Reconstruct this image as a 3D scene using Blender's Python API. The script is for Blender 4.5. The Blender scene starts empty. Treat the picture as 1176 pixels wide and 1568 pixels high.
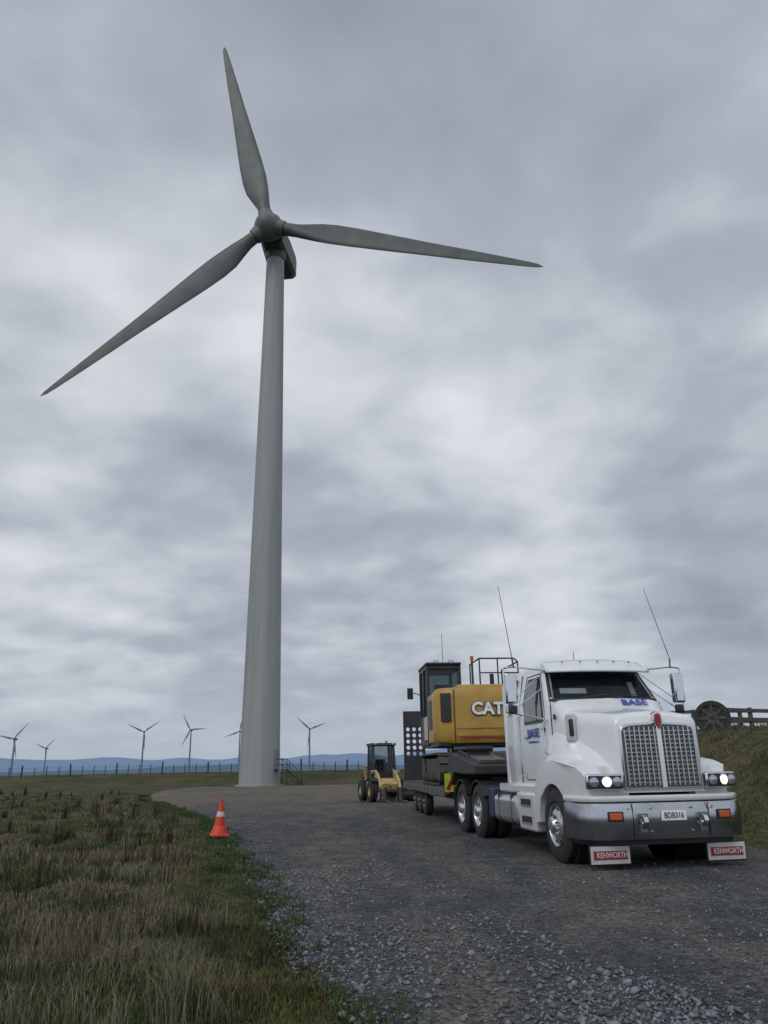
import bpy, bmesh, math, random
import numpy as np
from mathutils import Vector, Matrix, Euler
random.seed(7); rng=np.random.default_rng(7)
S=bpy.context.scene
S.view_settings.view_transform='Standard'; S.view_settings.look='None'; S.view_settings.exposure=0
COL=S.collection
# ------------------------------------------------------------------ materials
def nn(nt,t,**k):
    n=nt.nodes.new(t)
    for a,b in k.items(): setattr(n,a,b)
    return n
def pmat(name,col,rough=.5,metal=0.,var=.15,scale=4.,bump=0.,bscale=40.,coat=0.,dirt=0.,spec=.5,stretch=None):
    m=bpy.data.materials.new(name); m.use_nodes=True; nt=m.node_tree; b=nt.nodes['Principled BSDF']
    tc=nn(nt,'ShaderNodeTexCoord'); no=nn(nt,'ShaderNodeTexNoise'); no.inputs['Scale'].default_value=scale; no.inputs['Detail'].default_value=6
    if stretch:
        mp=nn(nt,'ShaderNodeMapping'); mp.inputs['Scale'].default_value=stretch; nt.links.new(tc.outputs['Object'],mp.inputs[0]); nt.links.new(mp.outputs[0],no.inputs['Vector'])
    else: nt.links.new(tc.outputs['Object'],no.inputs['Vector'])
    r=nn(nt,'ShaderNodeMapRange'); r.inputs[1].default_value=.3; r.inputs[2].default_value=.7; r.inputs[3].default_value=1-var; r.inputs[4].default_value=1+var*.5
    nt.links.new(no.outputs['Fac'],r.inputs[0])
    mx=nn(nt,'ShaderNodeVectorMath',operation='SCALE'); mx.inputs[0].default_value=col[:3]; nt.links.new(r.outputs[0],mx.inputs['Scale'])
    last=mx.outputs[0]
    if dirt>0:
        sp=nn(nt,'ShaderNodeSeparateXYZ'); nt.links.new(tc.outputs['Object'],sp.inputs[0])
        d=nn(nt,'ShaderNodeMapRange'); d.inputs[1].default_value=1.5; d.inputs[2].default_value=.3; d.inputs[3].default_value=0; d.inputs[4].default_value=dirt
        nt.links.new(sp.outputs[2],d.inputs[0])
        mm=nn(nt,'ShaderNodeMath',operation='MULTIPLY'); nt.links.new(d.outputs[0],mm.inputs[0]); nt.links.new(no.outputs['Fac'],mm.inputs[1])
        mc=nn(nt,'ShaderNodeMix',data_type='RGBA'); nt.links.new(mm.outputs[0],mc.inputs[0]); nt.links.new(last,mc.inputs[6]); mc.inputs[7].default_value=(.16,.13,.10,1); last=mc.outputs[2]
    nt.links.new(last,b.inputs['Base Color'])
    b.inputs['Roughness'].default_value=rough; b.inputs['Metallic'].default_value=metal; b.inputs['Coat Weight'].default_value=coat; b.inputs['Coat Roughness'].default_value=.08
    b.inputs['Specular IOR Level'].default_value=spec
    if bump>0:
        n2=nn(nt,'ShaderNodeTexNoise'); n2.inputs['Scale'].default_value=bscale; n2.inputs['Detail'].default_value=4
        nt.links.new(tc.outputs['Object'],n2.inputs['Vector'])
        bp=nn(nt,'ShaderNodeBump'); bp.inputs['Strength'].default_value=bump; bp.inputs['Distance'].default_value=.02
        nt.links.new(n2.outputs['Fac'],bp.inputs['Height']); nt.links.new(bp.outputs[0],b.inputs['Normal'])
    return m
def emat(name,col,st,base=(.8,.8,.8)):
    m=pmat(name,base,.2); b=m.node_tree.nodes['Principled BSDF']; b.inputs['Emission Color'].default_value=(*col,1); b.inputs['Emission Strength'].default_value=st; return m
M={}
M['white']=pmat('white_paint',(.76,.77,.78),.28,var=.06,scale=2,coat=.6,dirt=.8)
M['chrome']=pmat('chrome',(.58,.59,.61),.15,1.,var=.08)
M['bumperchrome']=pmat('bumper_chrome',(.42,.43,.45),.18,1.,var=.15,scale=3,bump=.03,bscale=5)
M['grillebar']=pmat('grille_bar',(.60,.60,.60),.28,1.,var=.1)
M['alloy']=pmat('alloy_rim',(.58,.59,.60),.3,.85,var=.2,scale=9)
M['black']=pmat('black_plastic',(.018,.018,.02),.45,var=.3)
M['chassis']=pmat('chassis_steel',(.03,.03,.032),.55,var=.5,scale=6,bump=.1)
M['tyre']=pmat('tyre_rubber',(.024,.024,.024),.8,var=.4,scale=8,bump=.2,bscale=60)
M['glass']=pmat('dark_glass',(.012,.015,.017),.04,var=.05,spec=.8)
M['glass2']=pmat('side_glass',(.10,.12,.13),.05,var=.1,spec=.8)
M['blue']=pmat('blue_lettering',(.02,.05,.33),.4,var=.05)
M['red']=pmat('red_enamel',(.28,.02,.03),.4)
M['orange']=pmat('orange_lens',(.50,.10,.02),.3,var=.05)
M['cone']=pmat('cone_orange',(.62,.045,.015),.5,var=.15,scale=9)
M['reflect']=pmat('reflective_band',(.55,.55,.53),.4)
M['whiteflat']=pmat('white_plate',(.50,.50,.48),.6,var=.2)
M['matt_white']=pmat('matt_white',(.8,.8,.78),.7)
M['yellow']=pmat('machine_yellow',(.44,.26,.05),.42,var=.2,scale=2.5,bump=.05)
M['beige']=pmat('faded_yellow',(.44,.31,.13),.5,var=.25)
M['steel']=pmat('worn_steel',(.17,.16,.15),.45,.7,var=.4,bump=.2)
M['trackm']=pmat('track_steel',(.08,.07,.06),.6,.3,var=.5,bump=.3)
M['wood']=pmat('weathered_wood',(.085,.078,.07),.85,var=.4,scale=8,bump=.4)
M['post']=pmat('fence_post_wood',(.04,.037,.033),.9,var=.4)
M['lamp']=emat('lit_headlamp',(1,.84,.58),2.0)
M['lampoff']=pmat('lamp_lens',(.40,.42,.45),.08,.6)
M['tower']=pmat('tower_paint',(.285,.30,.295),.55,var=.16,scale=1.2,stretch=(1.5,1.5,.04))
M['blade']=pmat('blade_gelcoat',(.082,.097,.092),.5,var=.35,scale=.5)
M['nac']=pmat('nacelle_grp',(.13,.145,.14),.5,var=.2,scale=.5)
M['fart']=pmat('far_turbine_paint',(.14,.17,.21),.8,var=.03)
M['hivis']=pmat('hivis_yellow',(.50,.50,.03),.5)
M['dblue']=pmat('dark_blue',(.02,.035,.09),.4)
def tint():
    m=bpy.data.materials.new('tinted_glazing'); m.use_nodes=True; nt=m.node_tree; b=nt.nodes['Principled BSDF']; o=nt.nodes['Material Output']
    b.inputs['Base Color'].default_value=(.02,.025,.028,1); b.inputs['Roughness'].default_value=.04; b.inputs['Specular IOR Level'].default_value=.8
    tr=nn(nt,'ShaderNodeBsdfTransparent'); tr.inputs[0].default_value=(.75,.82,.83,1); mx=nn(nt,'ShaderNodeMixShader')
    no=nn(nt,'ShaderNodeTexNoise'); no.inputs['Scale'].default_value=3; mr=nn(nt,'ShaderNodeMapRange'); nt.links.new(no.outputs['Fac'],mr.inputs[0]); mr.inputs[3].default_value=.78; mr.inputs[4].default_value=.62
    nt.links.new(mr.outputs[0],mx.inputs[0]); nt.links.new(b.outputs[0],mx.inputs[1]); nt.links.new(tr.outputs[0],mx.inputs[2]); nt.links.new(mx.outputs[0],o.inputs[0]); return m
M['tint']=tint()
# ------------------------------------------------------------------ mesh helpers
def obj(name,parts,mat,parent=None,bevel=0,seg=2,smooth=True,ang=35,loc=None,rot=None):
    if isinstance(parts,tuple): parts=[parts]
    V=[];F=[]
    for v,f in parts:
        o=len(V); V+= [tuple(p) for p in v]; F+=[tuple(i+o for i in q) for q in f]
    me=bpy.data.meshes.new(name); me.from_pydata(V,[],F)
    bm=bmesh.new(); bm.from_mesh(me); bmesh.ops.recalc_face_normals(bm,faces=bm.faces); bm.to_mesh(me); bm.free()
    me.materials.append(mat if not isinstance(mat,str) else M[mat])
    if smooth:
        for p in me.polygons: p.use_smooth=True
        me.set_sharp_from_angle(angle=math.radians(ang))
    o=bpy.data.objects.new(name,me); COL.objects.link(o)
    if parent: o.parent=parent
    if loc: o.location=loc
    if rot: o.rotation_euler=rot
    if bevel:
        b=o.modifiers.new('b','BEVEL'); b.width=bevel; b.segments=seg; b.limit_method='ANGLE'; b.angle_limit=math.radians(35)
        b.harden_normals=False
    return o
def empty(name,loc=(0,0,0),rotz=0,parent=None):
    e=bpy.data.objects.new(name,None); e.location=loc; e.rotation_euler=(0,0,rotz); e.empty_display_size=.5; COL.objects.link(e)
    if parent: e.parent=parent
    return e
def box(cx,cy,cz,sx,sy,sz,rot=None):
    v=[Vector((a*sx/2,b*sy/2,c*sz/2)) for a in(-1,1) for b in(-1,1) for c in(-1,1)]
    if rot:
        R=Euler(rot).to_matrix(); v=[R@p for p in v]
    v=[p+Vector((cx,cy,cz)) for p in v]
    return v,[(0,1,3,2),(4,6,7,5),(0,4,5,1),(2,3,7,6),(0,2,6,4),(1,5,7,3)]
def bx(x0,x1,y0,y1,z0,z1): return box((x0+x1)/2,(y0+y1)/2,(z0+z1)/2,abs(x1-x0),abs(y1-y0),abs(z1-z0))
def tube(p0,p1,r0,r1=None,n=12):
    r1=r0 if r1 is None else r1
    p0=Vector(p0);p1=Vector(p1);d=(p1-p0).normalized()
    a=d.orthogonal().normalized(); b=d.cross(a); v=[]
    for p,r in((p0,r0),(p1,r1)):
        for i in range(n):
            t=2*math.pi*i/n; v.append(p+a*math.cos(t)*r+b*math.sin(t)*r)
    f=[(i,(i+1)%n,n+(i+1)%n,n+i) for i in range(n)]+[tuple(range(n))[::-1],tuple(range(n,2*n))]
    return v,f
def chain(pts,r,n=8): return [tube(pts[i],pts[i+1],r,n=n) for i in range(len(pts)-1)]
def prismx(poly,x0,x1):
    n=len(poly); v=[(x0,y,z) for y,z in poly]+[(x1,y,z) for y,z in poly]
    return v,[(i,(i+1)%n,n+(i+1)%n,n+i) for i in range(n)]+[tuple(range(n))[::-1],tuple(range(n,2*n))]
def loft(rings,caps=True):
    n=len(rings[0]); v=[p for r in rings for p in r]; f=[]
    for k in range(len(rings)-1):
        for i in range(n): f.append((k*n+i,k*n+(i+1)%n,(k+1)*n+(i+1)%n,(k+1)*n+i))
    if caps: f+=[tuple(range(n))[::-1],tuple((len(rings)-1)*n+i for i in range(n))]
    return v,f
def revx(prof,c,n=32,sgn=1):
    v=[];f=[]
    for a,r in prof:
        for i in range(n):
            t=2*math.pi*i/n; v.append((c[0]+sgn*a,c[1]+r*math.cos(t),c[2]+r*math.sin(t)))
    for k in range(len(prof)-1):
        for i in range(n): f.append((k*n+i,k*n+(i+1)%n,(k+1)*n+(i+1)%n,(k+1)*n+i))
    return v,f
def grid(fn,nu,nv):
    v=[fn(i/nu,j/nv) for j in range(nv+1) for i in range(nu+1)]
    f=[(j*(nu+1)+i,j*(nu+1)+i+1,(j+1)*(nu+1)+i+1,(j+1)*(nu+1)+i) for j in range(nv) for i in range(nu)]
    return v,f
def text(name,s,size,mat,parent,loc,rot,ext=.003,bold=.0,sx=1):
    c=bpy.data.curves.new(name,'FONT'); c.body=s; c.size=size; c.extrude=ext; c.offset=bold; c.align_x='CENTER'; c.align_y='CENTER'
    c.materials.append(M[mat]); o=bpy.data.objects.new(name,c); COL.objects.link(o); o.parent=parent; o.location=loc; o.rotation_euler=rot; o.scale=(sx,1,1); return o
def wheel(name,parent,x,y,r,w,side,front=True,rimr=None,rimmat='alloy'):
    rr=rimr or r*.56
    c=(x,y,r)
    prof=[(-w/2+.03,rr),(-w/2,rr+.04),(-w/2-.005,r*.8),(-w/2+.02,r-.035),(-w/2+.05,r),(-w*.18,r),(-w*.17,r-.014),(-w*.13,r-.014),(-w*.12,r),(w*.12,r),(w*.13,r-.014),(w*.17,r-.014),(w*.18,r),(w/2-.05,r),(w/2-.02,r-.035),(w/2+.005,r*.8),(w/2,rr+.04),(w/2-.03,rr)]
    e=empty(name,parent=parent)
    obj('tyre',revx(prof,c,44),'tyre',e,ang=30)
    s=side; o=w/2
    if front: rp=[(o-.02,rr+.005),(o+.0,rr),(o-.03,rr-.02),(o-.05,rr-.04),(o-.02,rr*.72),(o+.01,rr*.5),(o+.015,rr*.42),(o+.06,rr*.36),(o+.08,rr*.3),(o+.085,0.001)]
    else: rp=[(o-.02,rr+.005),(o+.0,rr),(o-.03,rr-.02),(o-.12,rr-.03),(o-.14,rr*.7),(o-.13,rr*.5),(o-.06,rr*.45),(o+.04,rr*.38),(o+.05,rr*.3),(o+.05,0.001)]
    obj('rim',revx(rp,c,32,s),rimmat,e,ang=30)
    hx=(o-.036) if front else (o-.137)
    hs=[];nu=[]
    for i in range(10):
        t=2*math.pi*i/10; yy=c[1]+rr*.78*math.cos(t); zz=c[2]+rr*.78*math.sin(t)
        hs.append(tube((x+s*(hx-.03),yy,zz),(x+s*(hx+.014),yy,zz),rr*.1,n=10))
        yy=c[1]+rr*.47*math.cos(t+.3); zz=c[2]+rr*.47*math.sin(t+.3)
        hb=(o-.0) if front else (o-.1)
        nu.append(tube((x+s*hb,yy,zz),(x+s*(hb+.05),yy,zz),rr*.05,n=6))
    obj('rim_holes',hs,'black',e); obj('wheel_nuts',nu,'chrome',e)
    obj('wheel_back',tube((x-s*(w/2-.05),y,r),(x-s*(w/2-.08),y,r),rr,n=24),'chassis',e)
# ------------------------------------------------------------------ noise + terrain
def hsh(i,j,s): 
    a=np.sin(i*127.1+j*311.7+s*74.7)*43758.5453; return a-np.floor(a)
def vn(x,y,s=0):
    xi=np.floor(x);yi=np.floor(y);fx=x-xi;fy=y-yi;fx=fx*fx*(3-2*fx);fy=fy*fy*(3-2*fy)
    return (hsh(xi,yi,s)*(1-fx)+hsh(xi+1,yi,s)*fx)*(1-fy)+(hsh(xi,yi+1,s)*(1-fx)+hsh(xi+1,yi+1,s)*fx)*fy
def fbm(x,y,s=0,o=4):
    t=0;a=.5;n=0
    for k in range(o): t=t+a*vn(x*2**k,y*2**k,s+k*3.1); n+=a; a*=.5
    return t/n
def sm(x,a,b):
    t=np.clip((x-a)/(b-a),0,1); return t*t*(3-2*t)
EY=[-10,3,5.1,6.3,8.7,12.5,17.8,25,34.3,47,58.5,72,83,90]
EX=[1.0,.35,-.05,-.6,-1.15,-2.2,-3.5,-5.7,-9.3,-13.8,-17.2,-20,-19.5,-16]
def xe(y): return np.interp(y,EY,EX)+ .35*(fbm(y*.9,y*0+3.3,5,3)-.5)
RY=[-10,9,14,25,40,60,85,95]; RX=[8.5,7.2,6.3,5.9,5.6,6.5,7,6]
def xr(y): return np.interp(y,RY,RX)+ .5*(fbm(y*.7,y*0+9.3,8,3)-.5)
YEND=83.
def inside(x,y):
    d=np.minimum(np.minimum(x-xe(y),xr(y)-x),YEND-y); return d
def hgt(x,y,verge=True):
    x=np.asarray(x,float);y=np.asarray(y,float)
    z=-.2*sm(y,25,80)
    z=z+1.35*sm(y,86,101)*(1-.12*sm(x,-20,10))
    z=z+.8*sm(-x,14,45)*sm(y,22,75)*(1-sm(y,84,101))
    z=z+2.35*sm(x-np.interp(y,RY,RX),.2,6.5)*sm(y,9,18)*(1-sm(y,70,98))
    if verge:
        g=sm(-inside(x,y),0,1.3)
        z=z+g*(.03+.20*(fbm(x*.55,y*.55,1,4)-.4)+.07*(fbm(x*2.3,y*2.3,2,2)-.5))
    r=np.sqrt(x*x+y*y)
    z=z-13*sm(r,112,700)
    return z
def ax(near,lo,hi,n,far):
    u=np.linspace(-1,1,n)
    a=np.where(u<0,np.sinh(u*4)/np.sinh(4)*(-lo),np.sinh(u*4)/np.sinh(4)*hi)+near*0
    ex=np.array(far); return np.unique(np.concatenate([-ex[::-1],a+near,ex]))
far=[220,400,800,1500,3000,6000,12000,24000]
gx=ax(-1,-130,130,420,far)
u=np.linspace(0,1,430); ygrid=-8+ (np.sinh(u*3.6)/np.sinh(3.6))*150
gy=np.unique(np.concatenate([-np.array(far[::-1]),[-100,-50,-20],ygrid,far]))
X,Y=np.meshgrid(gx,gy); ins=inside(X,Y)
Z=hgt(X,Y)-.12*sm(ins,.25,.8)
def gridmesh(name,X,Y,Z,mat,keep=None):
    ny,nx=X.shape; me=bpy.data.meshes.new(name)
    co=np.stack([X,Y,Z],-1).reshape(-1,3)
    idx=np.arange(ny*nx).reshape(ny,nx)
    q=np.stack([idx[:-1,:-1],idx[:-1,1:],idx[1:,1:],idx[1:,:-1]],-1).reshape(-1,4)
    me.vertices.add(len(co)); me.vertices.foreach_set('co',co.ravel())
    me.loops.add(q.size); me.loops.foreach_set('vertex_index',q.ravel().astype(np.int32))
    me.polygons.add(len(q)); me.polygons.foreach_set('loop_start',(np.arange(len(q))*4).astype(np.int32)); me.polygons.foreach_set('loop_total',np.full(len(q),4,np.int32))
    me.polygons.foreach_set('use_smooth',np.ones(len(q),bool)); me.update(); me.materials.append(mat)
    o=bpy.data.objects.new(name,me); COL.objects.link(o); return o
def ground_mat():
    m=bpy.data.materials.new('grass_ground'); m.use_nodes=True; nt=m.node_tree; L=nt.links.new; b=nt.nodes['Principled BSDF']
    g=nn(nt,'ShaderNodeNewGeometry')
    def noise(s,d=5,r=.55):
        n=nn(nt,'ShaderNodeTexNoise'); n.inputs['Scale'].default_value=s; n.inputs['Detail'].default_value=d; n.inputs['Roughness'].default_value=r; L(g.outputs['Position'],n.inputs['Vector']); return n
    n1=noise(.30,7,.65); n2=noise(3.5,6,.7); n3=noise(30,3,.7)
    r1=nn(nt,'ShaderNodeValToRGB'); L(n1.outputs['Fac'],r1.inputs[0]); e=r1.color_ramp.elements
    e[0].position=.38; e[0].color=(.045,.068,.026,1); e[1].position=.60; e[1].color=(.115,.10,.058,1)
    r2=nn(nt,'ShaderNodeValToRGB'); L(n2.outputs['Fac'],r2.inputs[0]); e=r2.color_ramp.elements
    e[0].position=.35; e[0].color=(.45,.45,.45,1); e[1].position=.7; e[1].color=(1.4,1.33,1.2,1)
    mx=nn(nt,'ShaderNodeMix',data_type='RGBA',blend_type='MULTIPLY'); mx.inputs[0].default_value=1; L(r1.outputs[0],mx.inputs[6]); L(r2.outputs[0],mx.inputs[7])
    r3=nn(nt,'ShaderNodeMapRange'); L(n3.outputs['Fac'],r3.inputs[0]); r3.inputs[1].default_value=.3;r3.inputs[2].default_value=.7;r3.inputs[3].default_value=.6;r3.inputs[4].default_value=1.3
    sc=nn(nt,'ShaderNodeVectorMath',operation='SCALE'); L(mx.outputs[2],sc.inputs[0]); L(r3.outputs[0],sc.inputs['Scale'])
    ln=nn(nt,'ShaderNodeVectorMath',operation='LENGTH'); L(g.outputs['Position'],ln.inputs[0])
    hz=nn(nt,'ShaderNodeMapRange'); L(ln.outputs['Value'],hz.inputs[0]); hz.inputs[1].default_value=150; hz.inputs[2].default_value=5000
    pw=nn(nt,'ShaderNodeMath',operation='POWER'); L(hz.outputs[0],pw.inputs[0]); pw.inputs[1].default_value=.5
    mh=nn(nt,'ShaderNodeMix',data_type='RGBA'); L(pw.outputs[0],mh.inputs[0]); L(sc.outputs[0],mh.inputs[6]); mh.inputs[7].default_value=(.17,.25,.33,1)  # distance haze mixed straight into the ground colour
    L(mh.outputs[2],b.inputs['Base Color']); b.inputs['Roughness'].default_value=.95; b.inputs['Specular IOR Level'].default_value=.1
    bp=nn(nt,'ShaderNodeBump'); bp.inputs['Strength'].default_value=.9; bp.inputs['Distance'].default_value=.08; L(n2.outputs['Fac'],bp.inputs['Height']); L(bp.outputs[0],b.inputs['Normal'])
    return m
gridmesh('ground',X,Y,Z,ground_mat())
def road_mat():
    m=bpy.data.materials.new('gravel'); m.use_nodes=True; nt=m.node_tree; L=nt.links.new; b=nt.nodes['Principled BSDF']
    g=nn(nt,'ShaderNodeNewGeometry')
    def noise(s,d=5,r=.55,sc=None,rot=-.15):
        n=nn(nt,'ShaderNodeTexNoise'); n.inputs['Scale'].default_value=s; n.inputs['Detail'].default_value=d; n.inputs['Roughness'].default_value=r
        if sc:
            mp=nn(nt,'ShaderNodeMapping'); mp.inputs['Scale'].default_value=sc; mp.inputs['Rotation'].default_value=(0,0,rot); L(g.outputs['Position'],mp.inputs[0]); L(mp.outputs[0],n.inputs['Vector'])
        else: L(g.outputs['Position'],n.inputs['Vector'])
        return n
    n1=noise(.8,6,.65,(1,.3,1),.2); n2=noise(9,6,.75); n6=noise(1.6,6,.7); n7=noise(.9,7,.72)
    v=nn(nt,'ShaderNodeTexVoronoi'); v.inputs['Scale'].default_value=38; L(g.outputs['Position'],v.inputs['Vector'])
    v2=nn(nt,'ShaderNodeTexVoronoi'); v2.inputs['Scale'].default_value=95; L(g.outputs['Position'],v2.inputs['Vector'])
    r1=nn(nt,'ShaderNodeValToRGB'); L(n1.outputs['Fac'],r1.inputs[0]); e=r1.color_ramp.elements
    e[0].position=.42; e[0].color=(.075,.081,.090,1); e[1].position=.58; e[1].color=(.155,.138,.118,1)
    # pale dry clay patches showing through
    pc=nn(nt,'ShaderNodeMapRange'); L(n7.outputs['Fac'],pc.inputs[0]); pc.inputs[1].default_value=.63; pc.inputs[2].default_value=.70; pc.inputs[3].default_value=0; pc.inputs[4].default_value=.6
    mp_=nn(nt,'ShaderNodeMix',data_type='RGBA'); L(pc.outputs[0],mp_.inputs[0]); L(r1.outputs[0],mp_.inputs[6]); mp_.inputs[7].default_value=(.24,.20,.15,1)
    sp=nn(nt,'ShaderNodeSeparateXYZ'); L(g.outputs['Position'],sp.inputs[0])
    pr=nn(nt,'ShaderNodeMapRange'); L(sp.outputs[1],pr.inputs[0]); pr.inputs[1].default_value=22; pr.inputs[2].default_value=42
    n5=noise(.12,4,.6,(1,.5,1)); q=nn(nt,'ShaderNodeMapRange'); L(n5.outputs['Fac'],q.inputs[0]); q.inputs[1].default_value=.4; q.inputs[2].default_value=.55; q.inputs[3].default_value=.35; q.inputs[4].default_value=.9
    mm=nn(nt,'ShaderNodeMath',operation='MULTIPLY'); L(pr.outputs[0],mm.inputs[0]); L(q.outputs[0],mm.inputs[1])
    ms=nn(nt,'ShaderNodeMix',data_type='RGBA'); L(mm.outputs[0],ms.inputs[0]); L(mp_.outputs[2],ms.inputs[6]); ms.inputs[7].default_value=(.20,.165,.12,1)
    sv=nn(nt,'ShaderNodeSeparateColor'); L(v.outputs['Color'],sv.inputs[0])
    a=nn(nt,'ShaderNodeMapRange'); L(sv.outputs[0],a.inputs[0]); a.inputs[3].default_value=.45; a.inputs[4].default_value=1.6
    a2=nn(nt,'ShaderNodeMapRange'); L(n2.outputs['Fac'],a2.inputs[0]); a2.inputs[1].default_value=.3;a2.inputs[2].default_value=.7;a2.inputs[3].default_value=.55; a2.inputs[4].default_value=1.4
    a3=nn(nt,'ShaderNodeMapRange'); L(n6.outputs['Fac'],a3.inputs[0]); a3.inputs[1].default_value=.35;a3.inputs[2].default_value=.65;a3.inputs[3].default_value=.62; a3.inputs[4].default_value=1.15
    am=nn(nt,'ShaderNodeMath',operation='MULTIPLY'); L(a.outputs[0],am.inputs[0]); L(a2.outputs[0],am.inputs[1])
    an=nn(nt,'ShaderNodeMath',operation='MULTIPLY'); L(am.outputs[0],an.inputs[0]); L(a3.outputs[0],an.inputs[1])
    sc=nn(nt,'ShaderNodeVectorMath',operation='SCALE'); L(ms.outputs[2],sc.inputs[0]); L(an.outputs[0],sc.inputs['Scale'])
    L(sc.outputs[0],b.inputs['Base Color']); b.inputs['Roughness'].default_value=.85; b.inputs['Specular IOR Level'].default_value=.3
    h1=nn(nt,'ShaderNodeMath',operation='MULTIPLY_ADD'); L(v.outputs['Distance'],h1.inputs[0]); h1.inputs[1].default_value=-1.; L(n2.outputs['Fac'],h1.inputs[2])
    h2=nn(nt,'ShaderNodeMath',operation='MULTIPLY_ADD'); L(v2.outputs['Distance'],h2.inputs[0]); h2.inputs[1].default_value=-.5; L(h1.outputs[0],h2.inputs[2])
    bp=nn(nt,'ShaderNodeBump'); bp.inputs['Strength'].default_value=1.; bp.inputs['Distance'].default_value=.03; L(h2.outputs[0],bp.inputs['Height']); L(bp.outputs[0],b.inputs['Normal'])
    return m
yy=np.concatenate([np.linspace(-9,30,260),np.linspace(30.3,YEND+.2,150)])
tt=np.linspace(0,1,90); TT,YY=np.meshgrid(tt,yy)
XX=(xe(YY)-.35)*(1-TT)+(xr(YY)+.35)*TT
edge=inside(XX,YY)
def roadz(x,y): return hgt(x,y,False)+.05*(fbm(x*.8,y*.4,11,3)-.5)+.015*(fbm(x*5,y*5,12,2)-.5)
ZZ=roadz(XX,YY)+.01-.12*(1-sm(edge,-.3,.15))
gridmesh('gravel_road',XX,YY,ZZ,road_mat())
# ------------------------------------------------------------------ vegetation & stones
def attr_mat(name,rough=.8,trans=.0,spec=.2):
    m=bpy.data.materials.new(name); m.use_nodes=True; nt=m.node_tree; b=nt.nodes['Principled BSDF']
    a=nn(nt,'ShaderNodeAttribute',attribute_name='Col')
    no=nn(nt,'ShaderNodeTexNoise'); no.inputs['Scale'].default_value=25; tc=nn(nt,'ShaderNodeTexCoord'); nt.links.new(tc.outputs['Object'],no.inputs['Vector'])
    r=nn(nt,'ShaderNodeMapRange'); nt.links.new(no.outputs['Fac'],r.inputs[0]); r.inputs[3].default_value=.6; r.inputs[4].default_value=1.4
    s=nn(nt,'ShaderNodeVectorMath',operation='SCALE'); nt.links.new(a.outputs['Color'],s.inputs[0]); nt.links.new(r.outputs[0],s.inputs['Scale'])
    nt.links.new(s.outputs[0],b.inputs['Base Color']); b.inputs['Roughness'].default_value=rough; b.inputs['Specular IOR Level'].default_value=spec
    return m
GM=attr_mat('grass_blade'); SM=attr_mat('stone',.8,spec=.35)
def npmesh(name,co,loops,starts,totals,cols,mat):
    me=bpy.data.meshes.new(name); me.vertices.add(len(co)); me.vertices.foreach_set('co',co.astype(np.float32).ravel())
    me.loops.add(len(loops)); me.loops.foreach_set('vertex_index',loops.astype(np.int32))
    me.polygons.add(len(starts)); me.polygons.foreach_set('loop_start',starts.astype(np.int32)); me.polygons.foreach_set('loop_total',totals.astype(np.int32))
    me.update(); a=me.attributes.new('Col','FLOAT_COLOR','POINT'); a.data.foreach_set('color',np.concatenate([cols,np.ones((len(cols),1))],1).astype(np.float32).ravel())
    me.materials.append(mat); o=bpy.data.objects.new(name,me); COL.objects.link(o); return o
def blades(x,y,z,h,w,lean,col):
    n=len(x); az=rng.uniform(0,2*np.pi,n); la=rng.uniform(0,2*np.pi,n)
    wx=np.cos(az)*w/2; wy=np.sin(az)*w/2; lx=np.cos(la)*lean*h; ly=np.sin(la)*lean*h
    P=np.zeros((n,5,3))
    P[:,0]=np.stack([x-wx,y-wy,z-.02],-1); P[:,1]=np.stack([x+wx,y+wy,z-.02],-1)
    P[:,2]=np.stack([x+wx*.8+lx*.3,y+wy*.8+ly*.3,z+h*.6],-1); P[:,3]=np.stack([x-wx*.8+lx*.3,y-wy*.8+ly*.3,z+h*.6],-1)
    P[:,4]=np.stack([x+lx,y+ly,z+h*np.sqrt(np.clip(1-lean**2*.6,.1,1))],-1)
    base=np.arange(n)*5
    lp=np.stack([base,base+1,base+2,base+3,base+3,base+2,base+4],-1).ravel()
    st=np.stack([np.arange(n)*7,np.arange(n)*7+4],-1).ravel(); to=np.tile([4,3],n)
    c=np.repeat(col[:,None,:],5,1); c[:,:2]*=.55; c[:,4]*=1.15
    return P.reshape(-1,3),lp,st,to,c.reshape(-1,3)
GREEN=np.array([.072,.108,.034]); DARKG=np.array([.04,.066,.024]); TAN=np.array([.25,.215,.145]); BROWN=np.array([.13,.098,.062]); MOSS=np.array([.13,.125,.035])
def mixc(a,b,t): return a*(1-t[:,None])+b*t[:,None]
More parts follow.
